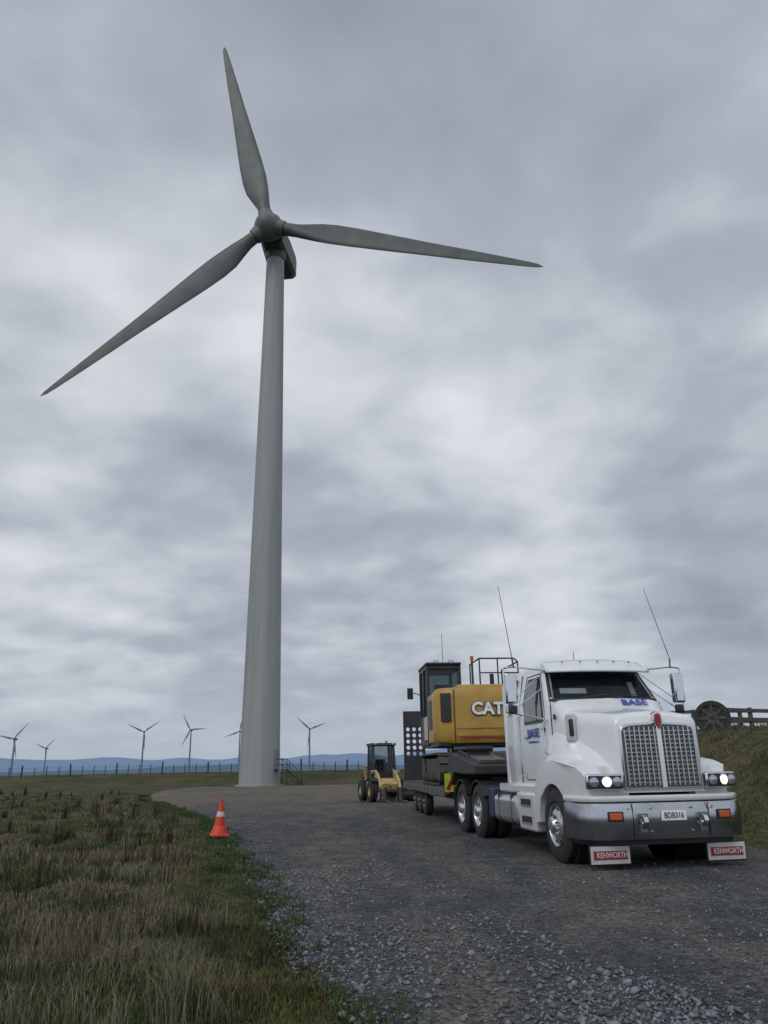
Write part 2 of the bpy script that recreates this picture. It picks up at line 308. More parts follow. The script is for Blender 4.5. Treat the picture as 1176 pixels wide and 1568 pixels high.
def grassfield(name,n,rmin,rmax,a0,a1,cond,hs=1.,greenish=0.):
    r=rmin*np.exp(rng.uniform(0,1,n)*math.log(rmax/rmin)); a=rng.uniform(a0,a1,n)
    x=r*np.sin(a); y=r*np.cos(a); k=cond(x,y); x=x[k];y=y[k];r=r[k]; n=len(x)
    cl=fbm(x*1.1,y*1.1,21,4); cl2=fbm(x*3.6,y*3.6,22,3); dry=fbm(x*.8,y*.8,25,4); dk=fbm(x*1.7,y*1.7,27,3)
    d=-inside(x,y)
    h=(.035+.26*np.clip(cl-.42,0,1)*1.8*(.2+1.1*cl2))*(.55+.85*rng.random(n))*hs
    h*=.45+.55*sm(d,.0,1.2)
    w=(.0032+.0007*r)*(.7+.6*rng.random(n))
    t=np.clip(sm(dry+.35*(cl-.5)+.09*rng.standard_normal(n)-greenish,.42,.58)*sm(d,.1,1.5)*.92,0,1)
    g=np.tile(GREEN,(n,1)); mo=sm(fbm(x*1.3,y*1.3,41,3),.55,.7)*sm(2.2-d,0,1.5); g=mixc(g,np.tile(MOSS,(n,1)),mo*.8)
    g=g*(.45+.75*sm(dk,.3,.6))[:,None]
    col=mixc(g*(.6+.75*rng.random((n,1))),np.tile(TAN,(n,1))*(.35+.75*rng.random((n,1))),t)
    bb=rng.random(n)<.18; col[bb]=(BROWN*(.5+.8*rng.random((n,1))))[bb]
    z=hgt(x,y)
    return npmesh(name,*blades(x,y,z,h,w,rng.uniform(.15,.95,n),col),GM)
grassfield('grass_verge',300000,3.4,60,-1.0,.08,lambda x,y:(inside(x,y)<.05)&(y>1)&(x<2))
grassfield('grass_bank',70000,12,48,.3,.75,lambda x,y:(inside(x,y)<.05)&(x>4),hs=.7,greenish=.05)
def clumps(name,cx,cy,nper,h0,h1,rad,colA,colB,w,lean=.5):
    xs=[];ys=[];hh=[]
    for a,b in zip(cx,cy):
        m=int(nper*rng.uniform(.5,1.3)); s=rad*rng.uniform(.5,1.2)
        xs.append(a+rng.normal(0,s,m)); ys.append(b+rng.normal(0,s,m)); hh.append(rng.uniform(h0,h1,m)*rng.uniform(.6,1.1))
    x=np.concatenate(xs);y=np.concatenate(ys);h=np.concatenate(hh);n=len(x)
    k=inside(x,y)<-.05; x=x[k];y=y[k];h=h[k];n=len(x); r=np.hypot(x,y)
    col=mixc(np.tile(colA,(n,1)),np.tile(colB,(n,1)),rng.random(n))*(.6+.7*rng.random((n,1)))
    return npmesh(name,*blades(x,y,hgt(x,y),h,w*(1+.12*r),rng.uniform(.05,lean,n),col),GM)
def scat(n,r0,r1,a0,a1,off=.5):
    r=r0*np.exp(rng.uniform(0,1,n)*math.log(r1/r0)); a=rng.uniform(a0,a1,n); x=r*np.sin(a); y=r*np.cos(a); k=inside(x,y)<-off; return x[k],y[k]
x,y=scat(240,4.6,70,-.85,-.02,.6); clumps('dry_tussocks',x,y,80,.12,.38,.13,TAN,TAN*.55,.0028)
x,y=scat(170,7,60,-.8,-.05,.8); clumps('dock_weeds',x,y,24,.22,.6,.06,BROWN*.6,BROWN*.3,.005,.3)
x,y=scat(170,5,60,-.85,-.03,.3); clumps('green_tussocks',x,y,110,.10,.26,.16,DARKG,DARKG*.7,.004,.8)
x,y=scat(200,16,50,.33,.7,.8); clumps('bank_tussocks',x,y,50,.12,.36,.18,TAN*.6,DARKG,.004,.7)
n=300; y=rng.uniform(4.5,40,n); x=xe(y)+rng.normal(.02,.16,n)
xs=np.repeat(x,30)+rng.normal(0,.06,n*30); ys=np.repeat(y,30)+rng.normal(0,.07,n*30)
col=mixc(np.tile(GREEN,(n*30,1)),np.tile(DARKG,(n*30,1)),rng.random(n*30))
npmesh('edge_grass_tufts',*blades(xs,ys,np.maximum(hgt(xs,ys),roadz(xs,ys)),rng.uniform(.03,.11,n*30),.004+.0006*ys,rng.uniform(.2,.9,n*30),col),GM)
def stones(name,x,y,s,cols):
    n=len(x); base=np.array([[1,0,0],[-1,0,0],[0,1,0],[0,-1,0],[0,0,1],[0,0,-1],[.6,.6,.5],[-.6,-.6,.5]],float)
    fc=np.array([[0,6,4],[0,2,6],[2,4,6],[2,1,4],[1,7,4],[1,3,7],[3,4,7],[3,0,4],[2,0,5],[1,2,5],[3,1,5],[0,3,5]])
    P=base[None]*s[:,None,None]*(.65+.6*rng.random((n,8,3))); P[:,:,2]*=.7
    a=rng.uniform(0,6.28,n); ca,sa=np.cos(a)[:,None],np.sin(a)[:,None]
    px=P[:,:,0]*ca-P[:,:,1]*sa; py=P[:,:,0]*sa+P[:,:,1]*ca
    ti=rng.normal(0,.35,n)[:,None]; pz=P[:,:,2]+px*ti
    z=roadz(x,y)+.012+s*.18
    co=np.stack([px+x[:,None],py+y[:,None],pz+z[:,None]],-1).reshape(-1,3)
    f=(fc[None]+np.arange(n)[:,None,None]*8).reshape(-1)
    m=n*12; return npmesh(name,co,f,np.arange(m)*3,np.full(m,3),np.repeat(cols,8,0),SM)
n=130000; r=3.6*np.exp(rng.uniform(0,1,n)*math.log(34/3.6)); a=rng.uniform(-.35,.8,n); x=r*np.sin(a);y=r*np.cos(a)
d=inside(x,y); dl=x-xe(y); pr=np.where(dl<2.2,1.,.30)*np.clip(.2+1.8*(fbm(x*.8,y*.45,31,3)-.3),.06,1)
k=(d>-.12)&(rng.random(n)<pr); x=x[k];y=y[k];dl=dl[k];n=len(x)
s=rng.lognormal(math.log(.0105),.42,n)*np.where(dl<2.2,1.15,.85); s=np.clip(s,.005,.04)
c=np.tile([.155,.163,.176],(n,1))*(.35+1.1*rng.random((n,1)))+rng.normal(0,.004,(n,3)); c=np.clip(c,.02,.5)
stones('gravel_stones',x,y,s,c)
# ------------------------------------------------------------------ wind turbines
def blade_part(H,n,e1,e2,phi,R,seg=28,ns=16):
    c,s=math.cos(phi),math.sin(phi); d=e1*c+e2*s; t=-e1*s+e2*c
    ss=[.0,.04,.07,.11,.16,.22,.3,.4,.5,.6,.7,.8,.88,.94,.98,1.]
    C=[1.6,1.6,1.75,2.4,3.1,3.35,3.2,2.8,2.4,2.0,1.7,1.35,1.05,.8,.55,.12]; T=[1.6,1.6,1.5,1.2,.95,.75,.6,.5,.42,.35,.28,.22,.17,.12,.08,.03]
    k=R/35.; rings=[]
    for q,cc,th in zip(ss,C,T):
        be=-math.radians(10*(1-q)**2+1); ch=t*math.cos(be)+n*math.sin(be); nt=n*math.cos(be)-t*math.sin(be)
        bend=n*(.3*q*q)*k
        off=.10*cc*min(1,max(0,(q-.05)/.1)); o=H+d*(1.2*k+q*(R-1.2*k))+bend+ch*(off*k); r=[]
        fl=min(1,max(0,(q-.05)/.12))
        for i in range(ns):
            a=2*math.pi*i/ns; u=math.cos(a); v=math.sin(a)
            v*=1-fl*.55*(u+1)/2
            r.append(o+ch*(u*cc/2*k)+nt*(v*th/2*k))
        rings.append(r)
    return loft(rings)
def turbine(base,hubz,R,yaw,phis,name,mats,detail=True,tilt=4,scale=1.):
    if not isinstance(phis,tuple): phis=(phis,phis+120,phis+240)
    root=empty(name,base)
    y=math.radians(yaw); ti=math.radians(tilt)
    n=Vector((-math.sin(y)*math.cos(ti),-math.cos(y)*math.cos(ti),math.sin(ti))); e1=Vector((math.cos(y),-math.sin(y),0)); e2=(Vector((0,0,1))-n*n.z).normalized()
    k=R/35.; top=hubz-1.9*k
    rings=[]
    N=48 if detail else 12
    for f in np.linspace(0,1,9):
        rr=(2.12*(1-f)+1.12*f)*k; rings.append([Vector((rr*math.cos(2*math.pi*i/N),rr*math.sin(2*math.pi*i/N),top*f)) for i in range(N)])
    obj('tower',loft(rings),mats[0],root)
    H=Vector((0,0,hubz))+n*3.4*k
    for i in range(3): obj('blade_%d'%(i+1),blade_part(H,n,e1,e2,math.radians(phis[i]),R),mats[1],root,ang=60)
    pr=[(-1.3,1.35),(-.9,1.7),(-.2,1.85),(.5,1.75),(1.1,1.4),(1.6,.9),(1.85,.4),(1.9,.02)]
    rings=[[H+n*(a*k)+(e1*math.cos(2*math.pi*i/24)+e2*math.sin(2*math.pi*i/24))*(r*k) for i in range(24)] for a,r in pr]
    obj('hub',loft(rings),mats[2],root,ang=60)
    C0=Vector((0,0,hubz)); rings=[]
    for a,w,h0,h1 in [(2.1,1.1,-1.1,1.2),(1.8,1.4,-1.5,1.5),(-1,1.6,-1.75,1.75),(-4.0,1.6,-1.75,1.7),(-5.0,1.45,-1.5,1.5),(-5.3,1.0,-.9,1.2)]:
        p=[(-w,h0+.4),(-w+.4,h0),(w-.4,h0),(w,h0+.4),(w,h1-.4),(w-.4,h1),(-w+.4,h1),(-w,h1-.4)]
        rings.append([C0+n*(a*k)+e1*(q[0]*k)+e2*(q[1]*k) for q in p])
    obj('nacelle',loft(rings),mats[3],root,ang=40)
    if detail:
        for i in range(3):
            ph=math.radians(phis[i]); d=e1*math.cos(ph)+e2*math.sin(ph)
            obj('blade_root_collar_%d'%(i+1),tube(H+d*1.2,H+d*2.3,1.15,.95,24),mats[2],root)
        obj('yaw_collar',tube((0,0,top-.5),(0,0,top+.5),1.25,1.4,32),mats[3],root)
        sm_=[]
        for zf in (.333,.64):
            rr=(2.12*(1-zf)+1.12*zf); sm_.append(tube((0,0,top*zf-.06),(0,0,top*zf+.06),rr+.02,rr+.02,48))
        obj('tower_flange_seams',sm_,mats[0],root)
        obj('foundation',tube((0,0,-.3),(0,0,.12),2.7,2.6,40),pmat('concrete',(.3,.29,.27),.9,bump=.3),root)
        a=math.radians(-25); D=Vector((math.cos(a),math.sin(a),0)); Tt=Vector((-math.sin(a),math.cos(a),0))
        obj('door',box(D.x*2.09,D.y*2.09,2.6,.12,.9,2.0,(0,0,a)),pmat('door_grey',(.2,.21,.21),.5),root,bevel=.03)
        st=[]
        for i in range(7):
            p=D*(2.5+.75-.0+i*.28); st.append(box(p.x,p.y,1.5-i*.22,.28,.9,.04,(0,0,a)))
        p=D*2.6; st.append(box(p.x,p.y,1.58,.95,1.,.05,(0,0,a)))
        for s in(-.45,.45):
            q=Tt*s; A=D*2.2+q; B=D*3.1+q; Cc=D*4.95+q
            st+=chain([A+Vector((0,0,2.6)),B+Vector((0,0,2.6)),Cc+Vector((0,0,1.0))],.035)
            st+=chain([A+Vector((0,0,2.1)),B+Vector((0,0,2.1)),Cc+Vector((0,0,.5))],.025)
            st+=[tube(B+Vector((0,0,0)),B+Vector((0,0,2.6)),.035),tube(Cc+Vector((0,0,-.1)),Cc+Vector((0,0,1.)),.035),tube(B+Vector((0,0,1.5)),Cc+Vector((0,0,.1)),.05)]
        obj('access_stairs',st,'post',root)
    return root
turbine((-13.6,85,-.2),67.3,35.4,8,(103.6,219.6,-18.2),'wind_turbine',('tower','blade','nac','blade'))
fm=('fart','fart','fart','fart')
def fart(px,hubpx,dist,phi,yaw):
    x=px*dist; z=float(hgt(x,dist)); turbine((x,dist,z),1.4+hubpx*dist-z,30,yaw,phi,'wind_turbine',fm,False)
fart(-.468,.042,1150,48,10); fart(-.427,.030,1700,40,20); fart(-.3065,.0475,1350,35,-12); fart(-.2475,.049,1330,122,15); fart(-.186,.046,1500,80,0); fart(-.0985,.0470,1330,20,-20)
# ------------------------------------------------------------------ hills
def hills(name,dist,amp,seed,colr):
    az=np.linspace(-1.3,1.3,400); rows=6; XX=[];YY=[];ZZ=[]
    for j in range(rows):
        t=j/(rows-1); dd=dist*(1+.25*t); XX.append(dd*np.sin(az)); YY.append(dd*np.cos(az))
        ZZ.append(-30+(amp*(.25+1.1*fbm(az*6,az*0+seed,seed,5)))*math.sin(min(t*1.6,1)*math.pi/2))
    gridmesh(name,np.array(XX),np.array(YY),np.array(ZZ),pmat(name+'_haze',colr,.95,var=.06,scale=.0006,spec=.0))  # aerial haze is painted into the hills' base colour
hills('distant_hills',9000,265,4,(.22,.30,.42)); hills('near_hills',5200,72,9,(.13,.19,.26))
# ------------------------------------------------------------------ fences
pts=[(-75,84),(-60,92),(-40,98),(-25,99),(-8,100),(2,98),(9,95)]
P=[Vector((a,b,0)) for a,b in pts]; parts=[]
acc=[]
for a,b in zip(P[:-1],P[1:]):
    m=int((b-a).length/1.35)
    for i in range(m): acc.append(a.lerp(b,i/m))
tops=[]
for i,p in enumerate(acc):
    z=float(hgt(p.x,p.y)); big=i%4==0; hh=1.35 if big else 1.12; r=.10 if big else .05
    dx=random.uniform(-.07,.07); parts.append(tube((p.x,p.y,z-.2),(p.x+dx,p.y,z+hh+random.uniform(-.1,.08)),r,n=6)); tops.append((p.x,p.y,z))
for hgt_ in (.25,.45,.65,.85,1.0):
    for i in range(0,len(tops)-4,4):
        a=tops[i];b=tops[i+4]; parts.append(tube((a[0],a[1],a[2]+hgt_),(b[0],b[1],b[2]+hgt_),.012,n=3))
obj('wire_fence',parts,'post')
parts=[]; Q=[(14.1,33.6),(15.6,34.2),(17.2,34.9),(18.9,35.4),(20.6,36.2),(22.4,36.8)]
zz=[float(hgt(a,b))-.05 for a,b in Q]
for (a,b),z in zip(Q,zz): parts.append(box(a,b,z+.55,.16,.16,1.4,(0,0,random.uniform(-.2,.2))))
for i in range(len(Q)-1):
    for h in (.4,.75,1.12):
        a=Vector((*Q[i],zz[i]+h));b=Vector((*Q[i+1],zz[i+1]+h)); c=(a+b)/2; d=b-a
        parts.append(box(c.x,c.y-.1,c.z,d.length+.1,.04,.16,(0,-math.atan2(d.z,math.hypot(d.x,d.y)),math.atan2(d.y,d.x))))
Q2=[(13.0,38.5),(15,39),(17.5,39.5),(20,40),(22.5,40.5)]
for (a,b) in Q2: parts.append(box(a,b,float(hgt(a,b))+.6,.16,.16,1.6))
for i in range(4):
    for h in (.4,.8,1.3):
        a=Vector((*Q2[i],float(hgt(*Q2[i]))+h));b=Vector((*Q2[i+1],float(hgt(*Q2[i+1]))+h)); c=(a+b)/2; d=b-a
        parts.append(box(c.x,c.y-.1,c.z,d.length+.1,.04,.16,(0,-math.atan2(d.z,math.hypot(d.x,d.y)),math.atan2(d.y,d.x))))
obj('timber_rail_fence',parts,'wood',bevel=.008)
zt=float(hgt(13.0,31.2)); e=empty('cable_reel',(12.75,31.2,zt+.55),math.radians(90-24))
obj('flange_front',revx([(-.05,.66),(.05,.66),(.05,.50),(-.05,.50),(-.05,.66)],(-.3,0,0),28),'post',e)
obj('flange_back',revx([(-.05,.66),(.05,.66),(.05,.50),(-.05,.50),(-.05,.66)],(.3,0,0),28),'post',e)
obj('drum',tube((-.3,0,0),(.3,0,0),.24,n=20),'wood',e)
obj('spokes',[box(-.3,0,0,.04,.1,1.15,(a,0,0)) for a in(0,.785,1.57,2.36)],'wood',e)
obj('wound_cable',revx([(-.26,.2),(-.26,.5),(.26,.5),(.26,.2)],(0,0,0),28),'black',e)
# ------------------------------------------------------------------ truck
TR=empty('semi_truck',(3.68,12.65,0.0),math.radians(9))
T=TR
obj('chassis',[bx(-.45,-.35,-.7,6.5,.72,.98),bx(.35,.45,-.7,6.5,.72,.98),bx(-.45,.45,3,3.2,.75,.95),bx(-.45,.45,6.3,6.5,.7,.98),bx(-.9,.9,4.3,4.5,.45,.6),bx(-.9,.9,5.6,5.8,.45,.6),bx(-.95,.95,-.1,.1,.42,.55),bx(-.55,.55,-.9,.6,.5,1.0)],'chassis',T)
obj('fifth_wheel',[bx(-.5,.5,4.6,5.7,1.0,1.18)],'chassis',T,bevel=.03)
def hs(y,w,zt,zb=1.0,r=.2):
    p=[(-w*1.02,zb)]
    p.append((-w,zt-r*1.6))
    for a in range(0,91,15):
        t=math.radians(a); p.append((-w+r-r*math.cos(t),zt-r+r*math.sin(t)-.0))
    p.append((-w*.35,zt+.025)); p.append((0,zt+.035)); 
    q=[(-a,b) for a,b in p[:-1]][::-1]
    return [Vector((a,y,b)) for a,b in p+q]
obj('hood',loft([hs(-1.16,.60,2.0,r=.12),hs(-1.12,.64,2.05,r=.14),hs(-.95,.67,2.085),hs(-.6,.74,2.13),hs(-.2,.82,2.175),hs(.10,.89,2.205),hs(.17,.905,2.225),hs(.31,.94,2.375),hs(.45,.95,2.40)]),'white',T,ang=50)
def fender(s):
    arch=[(.64*math.cos(math.radians(a)),.53+.64*math.sin(math.radians(a))) for a in range(0,181,12)]
    poly=[(-1.12,.92),(-1.13,1.24),(-1.05,1.33),(-.85,1.41),(-.5,1.48),(-.1,1.53),(.3,1.50),(.58,1.36),(.76,1.12),(.84,.85),(.84,.5)]+arch+[(-.66,.75),(-.8,.9)]
    v,f=prismx(poly,.5,1.22)
    out=[]
    for p in v:
        x,y,z=p
        if x>1 :
            x-= .16*max(0,min(1,(-y-.55)/.6))**1.5
            if z>1.0: z-=.06
            if y<-1.0: y+=.14
        out.append((x*s,y,z))
    return out,f
obj('fenders',[fender(1),fender(-1)],'white',T,bevel=.07,seg=4,ang=50)
def fair(s):
    rings=[]
    for y,w,z0,xo in [(-1.08,.60,1.36,.80),(-.7,.71,1.62,.98),(-.2,.82,1.82,1.06),(.3,.93,1.95,1.08),(.6,.96,1.9,1.06)]:
        rings.append([Vector((s*(w-.12),y,z0)),Vector((s*(w+.02),y,z0-.08)),Vector((s*((w+xo)/2),y,(z0+1.35)/2-.04)),Vector((s*xo,y,1.36)),Vector((s*xo,y,1.2)),Vector((s*(w-.12),y,1.2))])
    return loft(rings)
obj('hood_side_fairings',[fair(1),fair(-1)],'white',T,ang=60)
obj('wheel_arch_liners',[revx([(0,.6),(.6,.6),(.6,.2)],(.45,0,.55),24),revx([(0,.6),(.6,.6),(.6,.2)],(-.45,0,.55),24,-1)],'black',T)
obj('hood_seams',[tube((s*.955,.47,1.45),(s*.955,.46,2.36),.008,n=6) for s in(-1,1)]+[tube((s*.64,-1.09,1.35),(s*.67,-.95,1.45),.006,n=6) for s in(-1,1)],'black',T)
for s,nm in((-1,'r'),(1,'l')):
    obj('hood_intake_'+nm,box(0,0,0,.07,.24,.42),'white',T,bevel=.034,seg=4,loc=(s*.865,-.12,1.93),rot=(0,0,s*-.22))
    obj('hood_intake_mesh_'+nm,box(0,0,0,.075,.09,.26),'black',T,bevel=.02,loc=(s*.875,-.185,1.93),rot=(0,0,s*-.22))
    obj('hood_latch_'+nm,[box(s*.965,.40,1.62,.03,.04,.14),box(s*.965,.30,2.12,.03,.05,.08)],'black',T,bevel=.008)
gp=[(-.555,1.07),(-.55,1.80),(-.52,1.87),(-.44,1.90),(0,1.925),(.44,1.90),(.52,1.87),(.55,1.80),(.555,1.07)]
def frontplate(poly,y0,y1):
    n=len(poly); v=[(a,y0,b) for a,b in poly]+[(a,y1,b) for a,b in poly]
    return v,[(i,(i+1)%n,n+(i+1)%n,n+i) for i in range(n)]+[tuple(range(n))[::-1],tuple(range(n,2*n))]
obj('grille_surround',frontplate([(a*1.055,b+(.03 if b>1.5 else -.04)) for a,b in gp],-1.19,-1.1),'chrome',T,bevel=.012)
gm=pmat('grille_mesh',(.15,.155,.16),.4,.6,var=.3,scale=60,bump=1,bscale=160)
obj('grille_mesh',frontplate(gp,-1.20,-1.14),gm,T)
bars=[]
for i in range(15):
    f=(i-7)/7
    if i==7: continue
    xb=f*.525; zt=1.885 if abs(f)<.9 else 1.84
    bars.append(box(xb,-1.215,(1.09+zt)/2,.018,.03,zt-1.09))
obj('grille_bars',bars,'grillebar',T)
obj('grille_horizontal_bars',[box(0,-1.206,1.13+i*.058,1.07,.006,.012) for i in range(13)],'grillebar',T)
obj('grille_centre_bar',[box(0,-1.22,1.49,.065,.04,.86)],'white',T,bevel=.01)
obj('badge',frontplate([(-.045,2.05),(-.05,1.93),(0,1.84),(.05,1.93),(.045,2.05),(0,2.07)],-1.25,-1.20),'red',T,bevel=.008)
obj('badge_rim',frontplate([(-.062,2.07),(-.066,1.92),(0,1.81),(.066,1.92),(.062,2.07),(0,2.10)],-1.235,-1.13),'chrome',T,bevel=.008)
for s,nm in((-1,'r'),(1,'l')):
    e=empty('headlight_'+nm,(s*.86,-1.12,1.15),s*.2,T)
    obj('bezel',box(0,-.03,0,.52,.1,.21),'chrome',e,bevel=.03,seg=3)
    obj('recess',box(0,-.082,0,.46,.01,.165),'black',e,bevel=.004)
    obj('lamp_bezel_ring',revx([(0,.080),(.025,.078),(.026,.066),(.005,.062)],(0,0,0),24),'chrome',e,loc=(.02,-.085,0),rot=(0,0,-math.pi/2))
    obj('lamp_lit',revx([(0,.060),(.012,.05),(.018,.03),(.02,.001)],(0,0,0),20),'lamp',e,loc=(.02,-.09,0),rot=(0,0,-math.pi/2))
    for dx in (-.155,.165):
        obj('lamp_ring',revx([(0,.07),(.02,.062),(.03,.03),(.033,.001)],(0,0,0),20),'lampoff',e,loc=(dx,-.085,0),rot=(0,0,-math.pi/2))
pl=[(-1.235,-.50),(-1.235,-.85),(-1.18,-1.02),(-1.06,-1.14),(-.88,-1.22),(-.4,-1.27),(0,-1.28)]
pl=pl+[(-a,b) for a,b in pl[:-1]][::-1]
def strip(pl,z0,z1,th,curve=0):
    rings=[]
    inn=[(a*(1-th/1.2),b+th) for a,b in pl]
    for (a,b),(c,d) in zip(pl,inn):
        rings.append([Vector((a,b,z0)),Vector((a*1.01,b-curve,(z0*.6+z1*.4))),Vector((a*1.01,b-curve,(z0*.25+z1*.75))),Vector((a,b,z1)),Vector((c,d,z1)),Vector((c,d,z0))])
    return loft(rings)
obj('bumper',strip(pl,.40,.87,.05,.025),'bumperchrome',T,ang=30,bevel=.008)
obj('bumper_valance',strip([(a*.93,b+.1) for a,b in pl],.33,.43,.05),'black',T)
obj('bumper_cap',strip([(a*.995,b+.02) for a,b in pl],.885,.965,.12,.01),'white',T,bevel=.01)
obj('bumper_bolts',[tube((x,-1.31,z),(x,-1.28,z),.014,n=8) for x in(-.3,.3) for z in(.5,.8)]+[tube((s*.62,-1.285,.8),(s*.62,-1.265,.8),.014,n=8) for s in(-1,1)],'chrome',T)
obj('bumper_joints',[box(s*.56,-1.282,.635,.008,.012,.46) for s in(-1,1)],'black',T)
for s in(-1,1):
    obj('indicator',box(s*.80,-1.262,.70,.17,.05,.09,(0,0,s*.12)),'orange',T,bevel=.012)
    obj('indicator_frame',box(s*.80,-1.25,.70,.22,.05,.13,(0,0,s*.12)),'black',T,bevel=.012)
    obj('tow_hook',[revx([(-.03,.085),(.03,.085),(.03,.045),(-.03,.045),(-.03,.085)],(s*.44,-1.34,.63),20),box(s*.44,-1.3,.70,.15,.06,.07),box(s*.44,-1.295,.54,.1,.05,.08)],'chrome',T)
    obj('mudflap_board',box(s*.86,-1.08,.205,.60,.02,.26,(.06,0,0)),'black',T,bevel=.006)
    obj('mudflap_panel',box(s*.86,-1.094,.205,.565,.012,.225,(.06,0,0)),'whiteflat',T,bevel=.004)
    obj('mudflap_stripe',box(s*.86,-1.103,.205,.49,.008,.11,(.06,0,0)),'red',T)
    text('mudflap_lettering','KENWORTH',.10,'whiteflat',T,(s*.86+.02,-1.109,.205),(math.pi/2,0,0),.002,.002,.78)
    obj('fender_marker',box(s*1.2,-.75,.75,.03,.12,.05),'orange',T,bevel=.008)
obj('number_plate',box(.02,-1.315,.70,.37,.012,.125),'matt_white',T,bevel=.004)
text('plate_lettering','BDB316',.105,'black',T,(.02,-1.323,.70),(math.pi/2,0,0),.001,.002,.82)
# cab
def cs(z,w,yf,yb,bow,r=.12):
    p=[]
    for i in range(-6,7):
        x=(w-r)*i/6; p.append((x,yf+bow*(i/6)**2))
    yc=yf+bow
    for a in range(15,90,15):
        t=math.radians(a); p.append((w-r+r*math.sin(t),yc+r-r*math.cos(t)))
    p.append((w,yc+r))
    for k in range(1,5): p.append((w,yc+r+(yb-r*.6-yc-r)*k/4))
    p.append((w-.03,yb-.03)); p.append((w-.09,yb)); p.append((-w+.09,yb)); p.append((-w+.03,yb-.03))
    for k in range(4,0,-1): p.append((-w,yc+r+(yb-r*.6-yc-r)*k/4))
    p.append((-w,yc+r))
    for a in range(75,0,-15):
        t=math.radians(a); p.append((-(w-r+r*math.sin(t)),yc+r-r*math.cos(t)))
    return [Vector((a,b,z)) for a,b in p]
W=[(.98,.99,.42),(1.5,1.02,.42),(2.3,1.0,.34),(2.40,.99,.34),(2.92,.88,.72),(3.0,.86,.80),(3.06,.80,.90),(3.085,.7,1.05)]
def wy(z): return np.interp(z,[w[0] for w in W],[w[1] for w in W]),np.interp(z,[w[0] for w in W],[w[2] for w in W])
cab=loft([cs(z,w,yf,2.75 if z<3.03 else 2.6,.16) for z,w,yf in W])
nring=len(cs(1,1,.4,2.7,.16)); V_,F_=cab; F_=[f for f in F_ if not (len(f)==4 and min(f)//nring==3 and max(f)//nring==4 and all((i%nring)<13 for i in f))]
obj('cab',(V_,F_),'white',T,ang=45)
obj('cab_interior',[bx(-.93,.93,.62,1.0,2.0,2.36),bx(-.84,-.30,1.5,1.7,2.0,2.66),bx(.30,.84,1.5,1.7,2.0,2.66),bx(-.93,.93,2.2,2.24,1.0,2.9),bx(-.86,.86,.95,2.2,2.915,2.925)],pmat('cab_trim',(.05,.05,.055),.7,var=.3),T)
obj('window_light_panels',[box(-.46,.66,2.56,.46,.02,.10,(-.5,0,0)),box(.66,.80,2.60,.10,.02,.26,(-.4,0,.3))],'matt_white',T)  # added white panels imitating daylight seen through the rear and side windows
obj('steering_wheel',[tube((-.55+.2*math.cos(a),.98+.08*math.sin(a),2.42+.17*math.sin(a)),(-.55+.2*math.cos(a+.4),.98+.08*math.sin(a+.4),2.42+.17*math.sin(a+.4)),.014,n=6) for a in np.arange(0,6.3,.4)],'black',T)
def ws(z0,z1,k,off):
    def fn(u,v):
        z=z0+(z1-z0)*v; w,yf=wy(z); x=(2*u-1)*(w-.03)*k; t=x/(w-.12)
        return (x,yf+.16*t*t-off,z)
    return grid(fn,20,6)
sl=[ws(2.375,2.43,.99,.012),ws(2.87,2.94,.99,.012)]
for sg in(-1,1):
    def fn(u,v,sg=sg):
        z=2.38+.55*v; w,yf=wy(z); x=sg*((w-.03)*.93+(w-.03)*.06*u); t=x/(w-.12); return (x,yf+.16*t*t-.012,z)
    sl.append(grid(fn,2,6))
obj('windscreen_seal',sl,'black',T)
obj('windscreen',ws(2.40,2.92,.975,.006),'tint',T)
obj('windscreen_wipers',[tube((-.5,.31,2.42),(-.05,.34,2.48),.008),tube((.1,.29,2.42),(.55,.38,2.48),.008),tube((-.35,.31,2.44),(.0,.33,2.47),.012)],'black',T)
def vis(u,v):
    x=(2*u-1)*.93; t=(2*u-1); z=2.885+(3.10-2.885)*v - .03*t*t*v; y=.44+.30*v+.17*t*t; return (x*(1-.05*v),y,z)
o=obj('sun_visor',grid(vis,20,5),'white',T); sm1=o.modifiers.new('s','SOLIDIFY'); sm1.thickness=.03; sm1.offset=-1
obj('visor_end_caps',[prismx([(.6,2.9),(.9,3.08),(.95,2.93)],s*.90,s*.87) for s in(-1,1)],'white',T)
obj('visor_rivets',[box(x,.60+.17*(x/.9)**2,3.045,.025,.03,.02) for x in(-.6,-.3,0,.3,.6)],'steel',T)
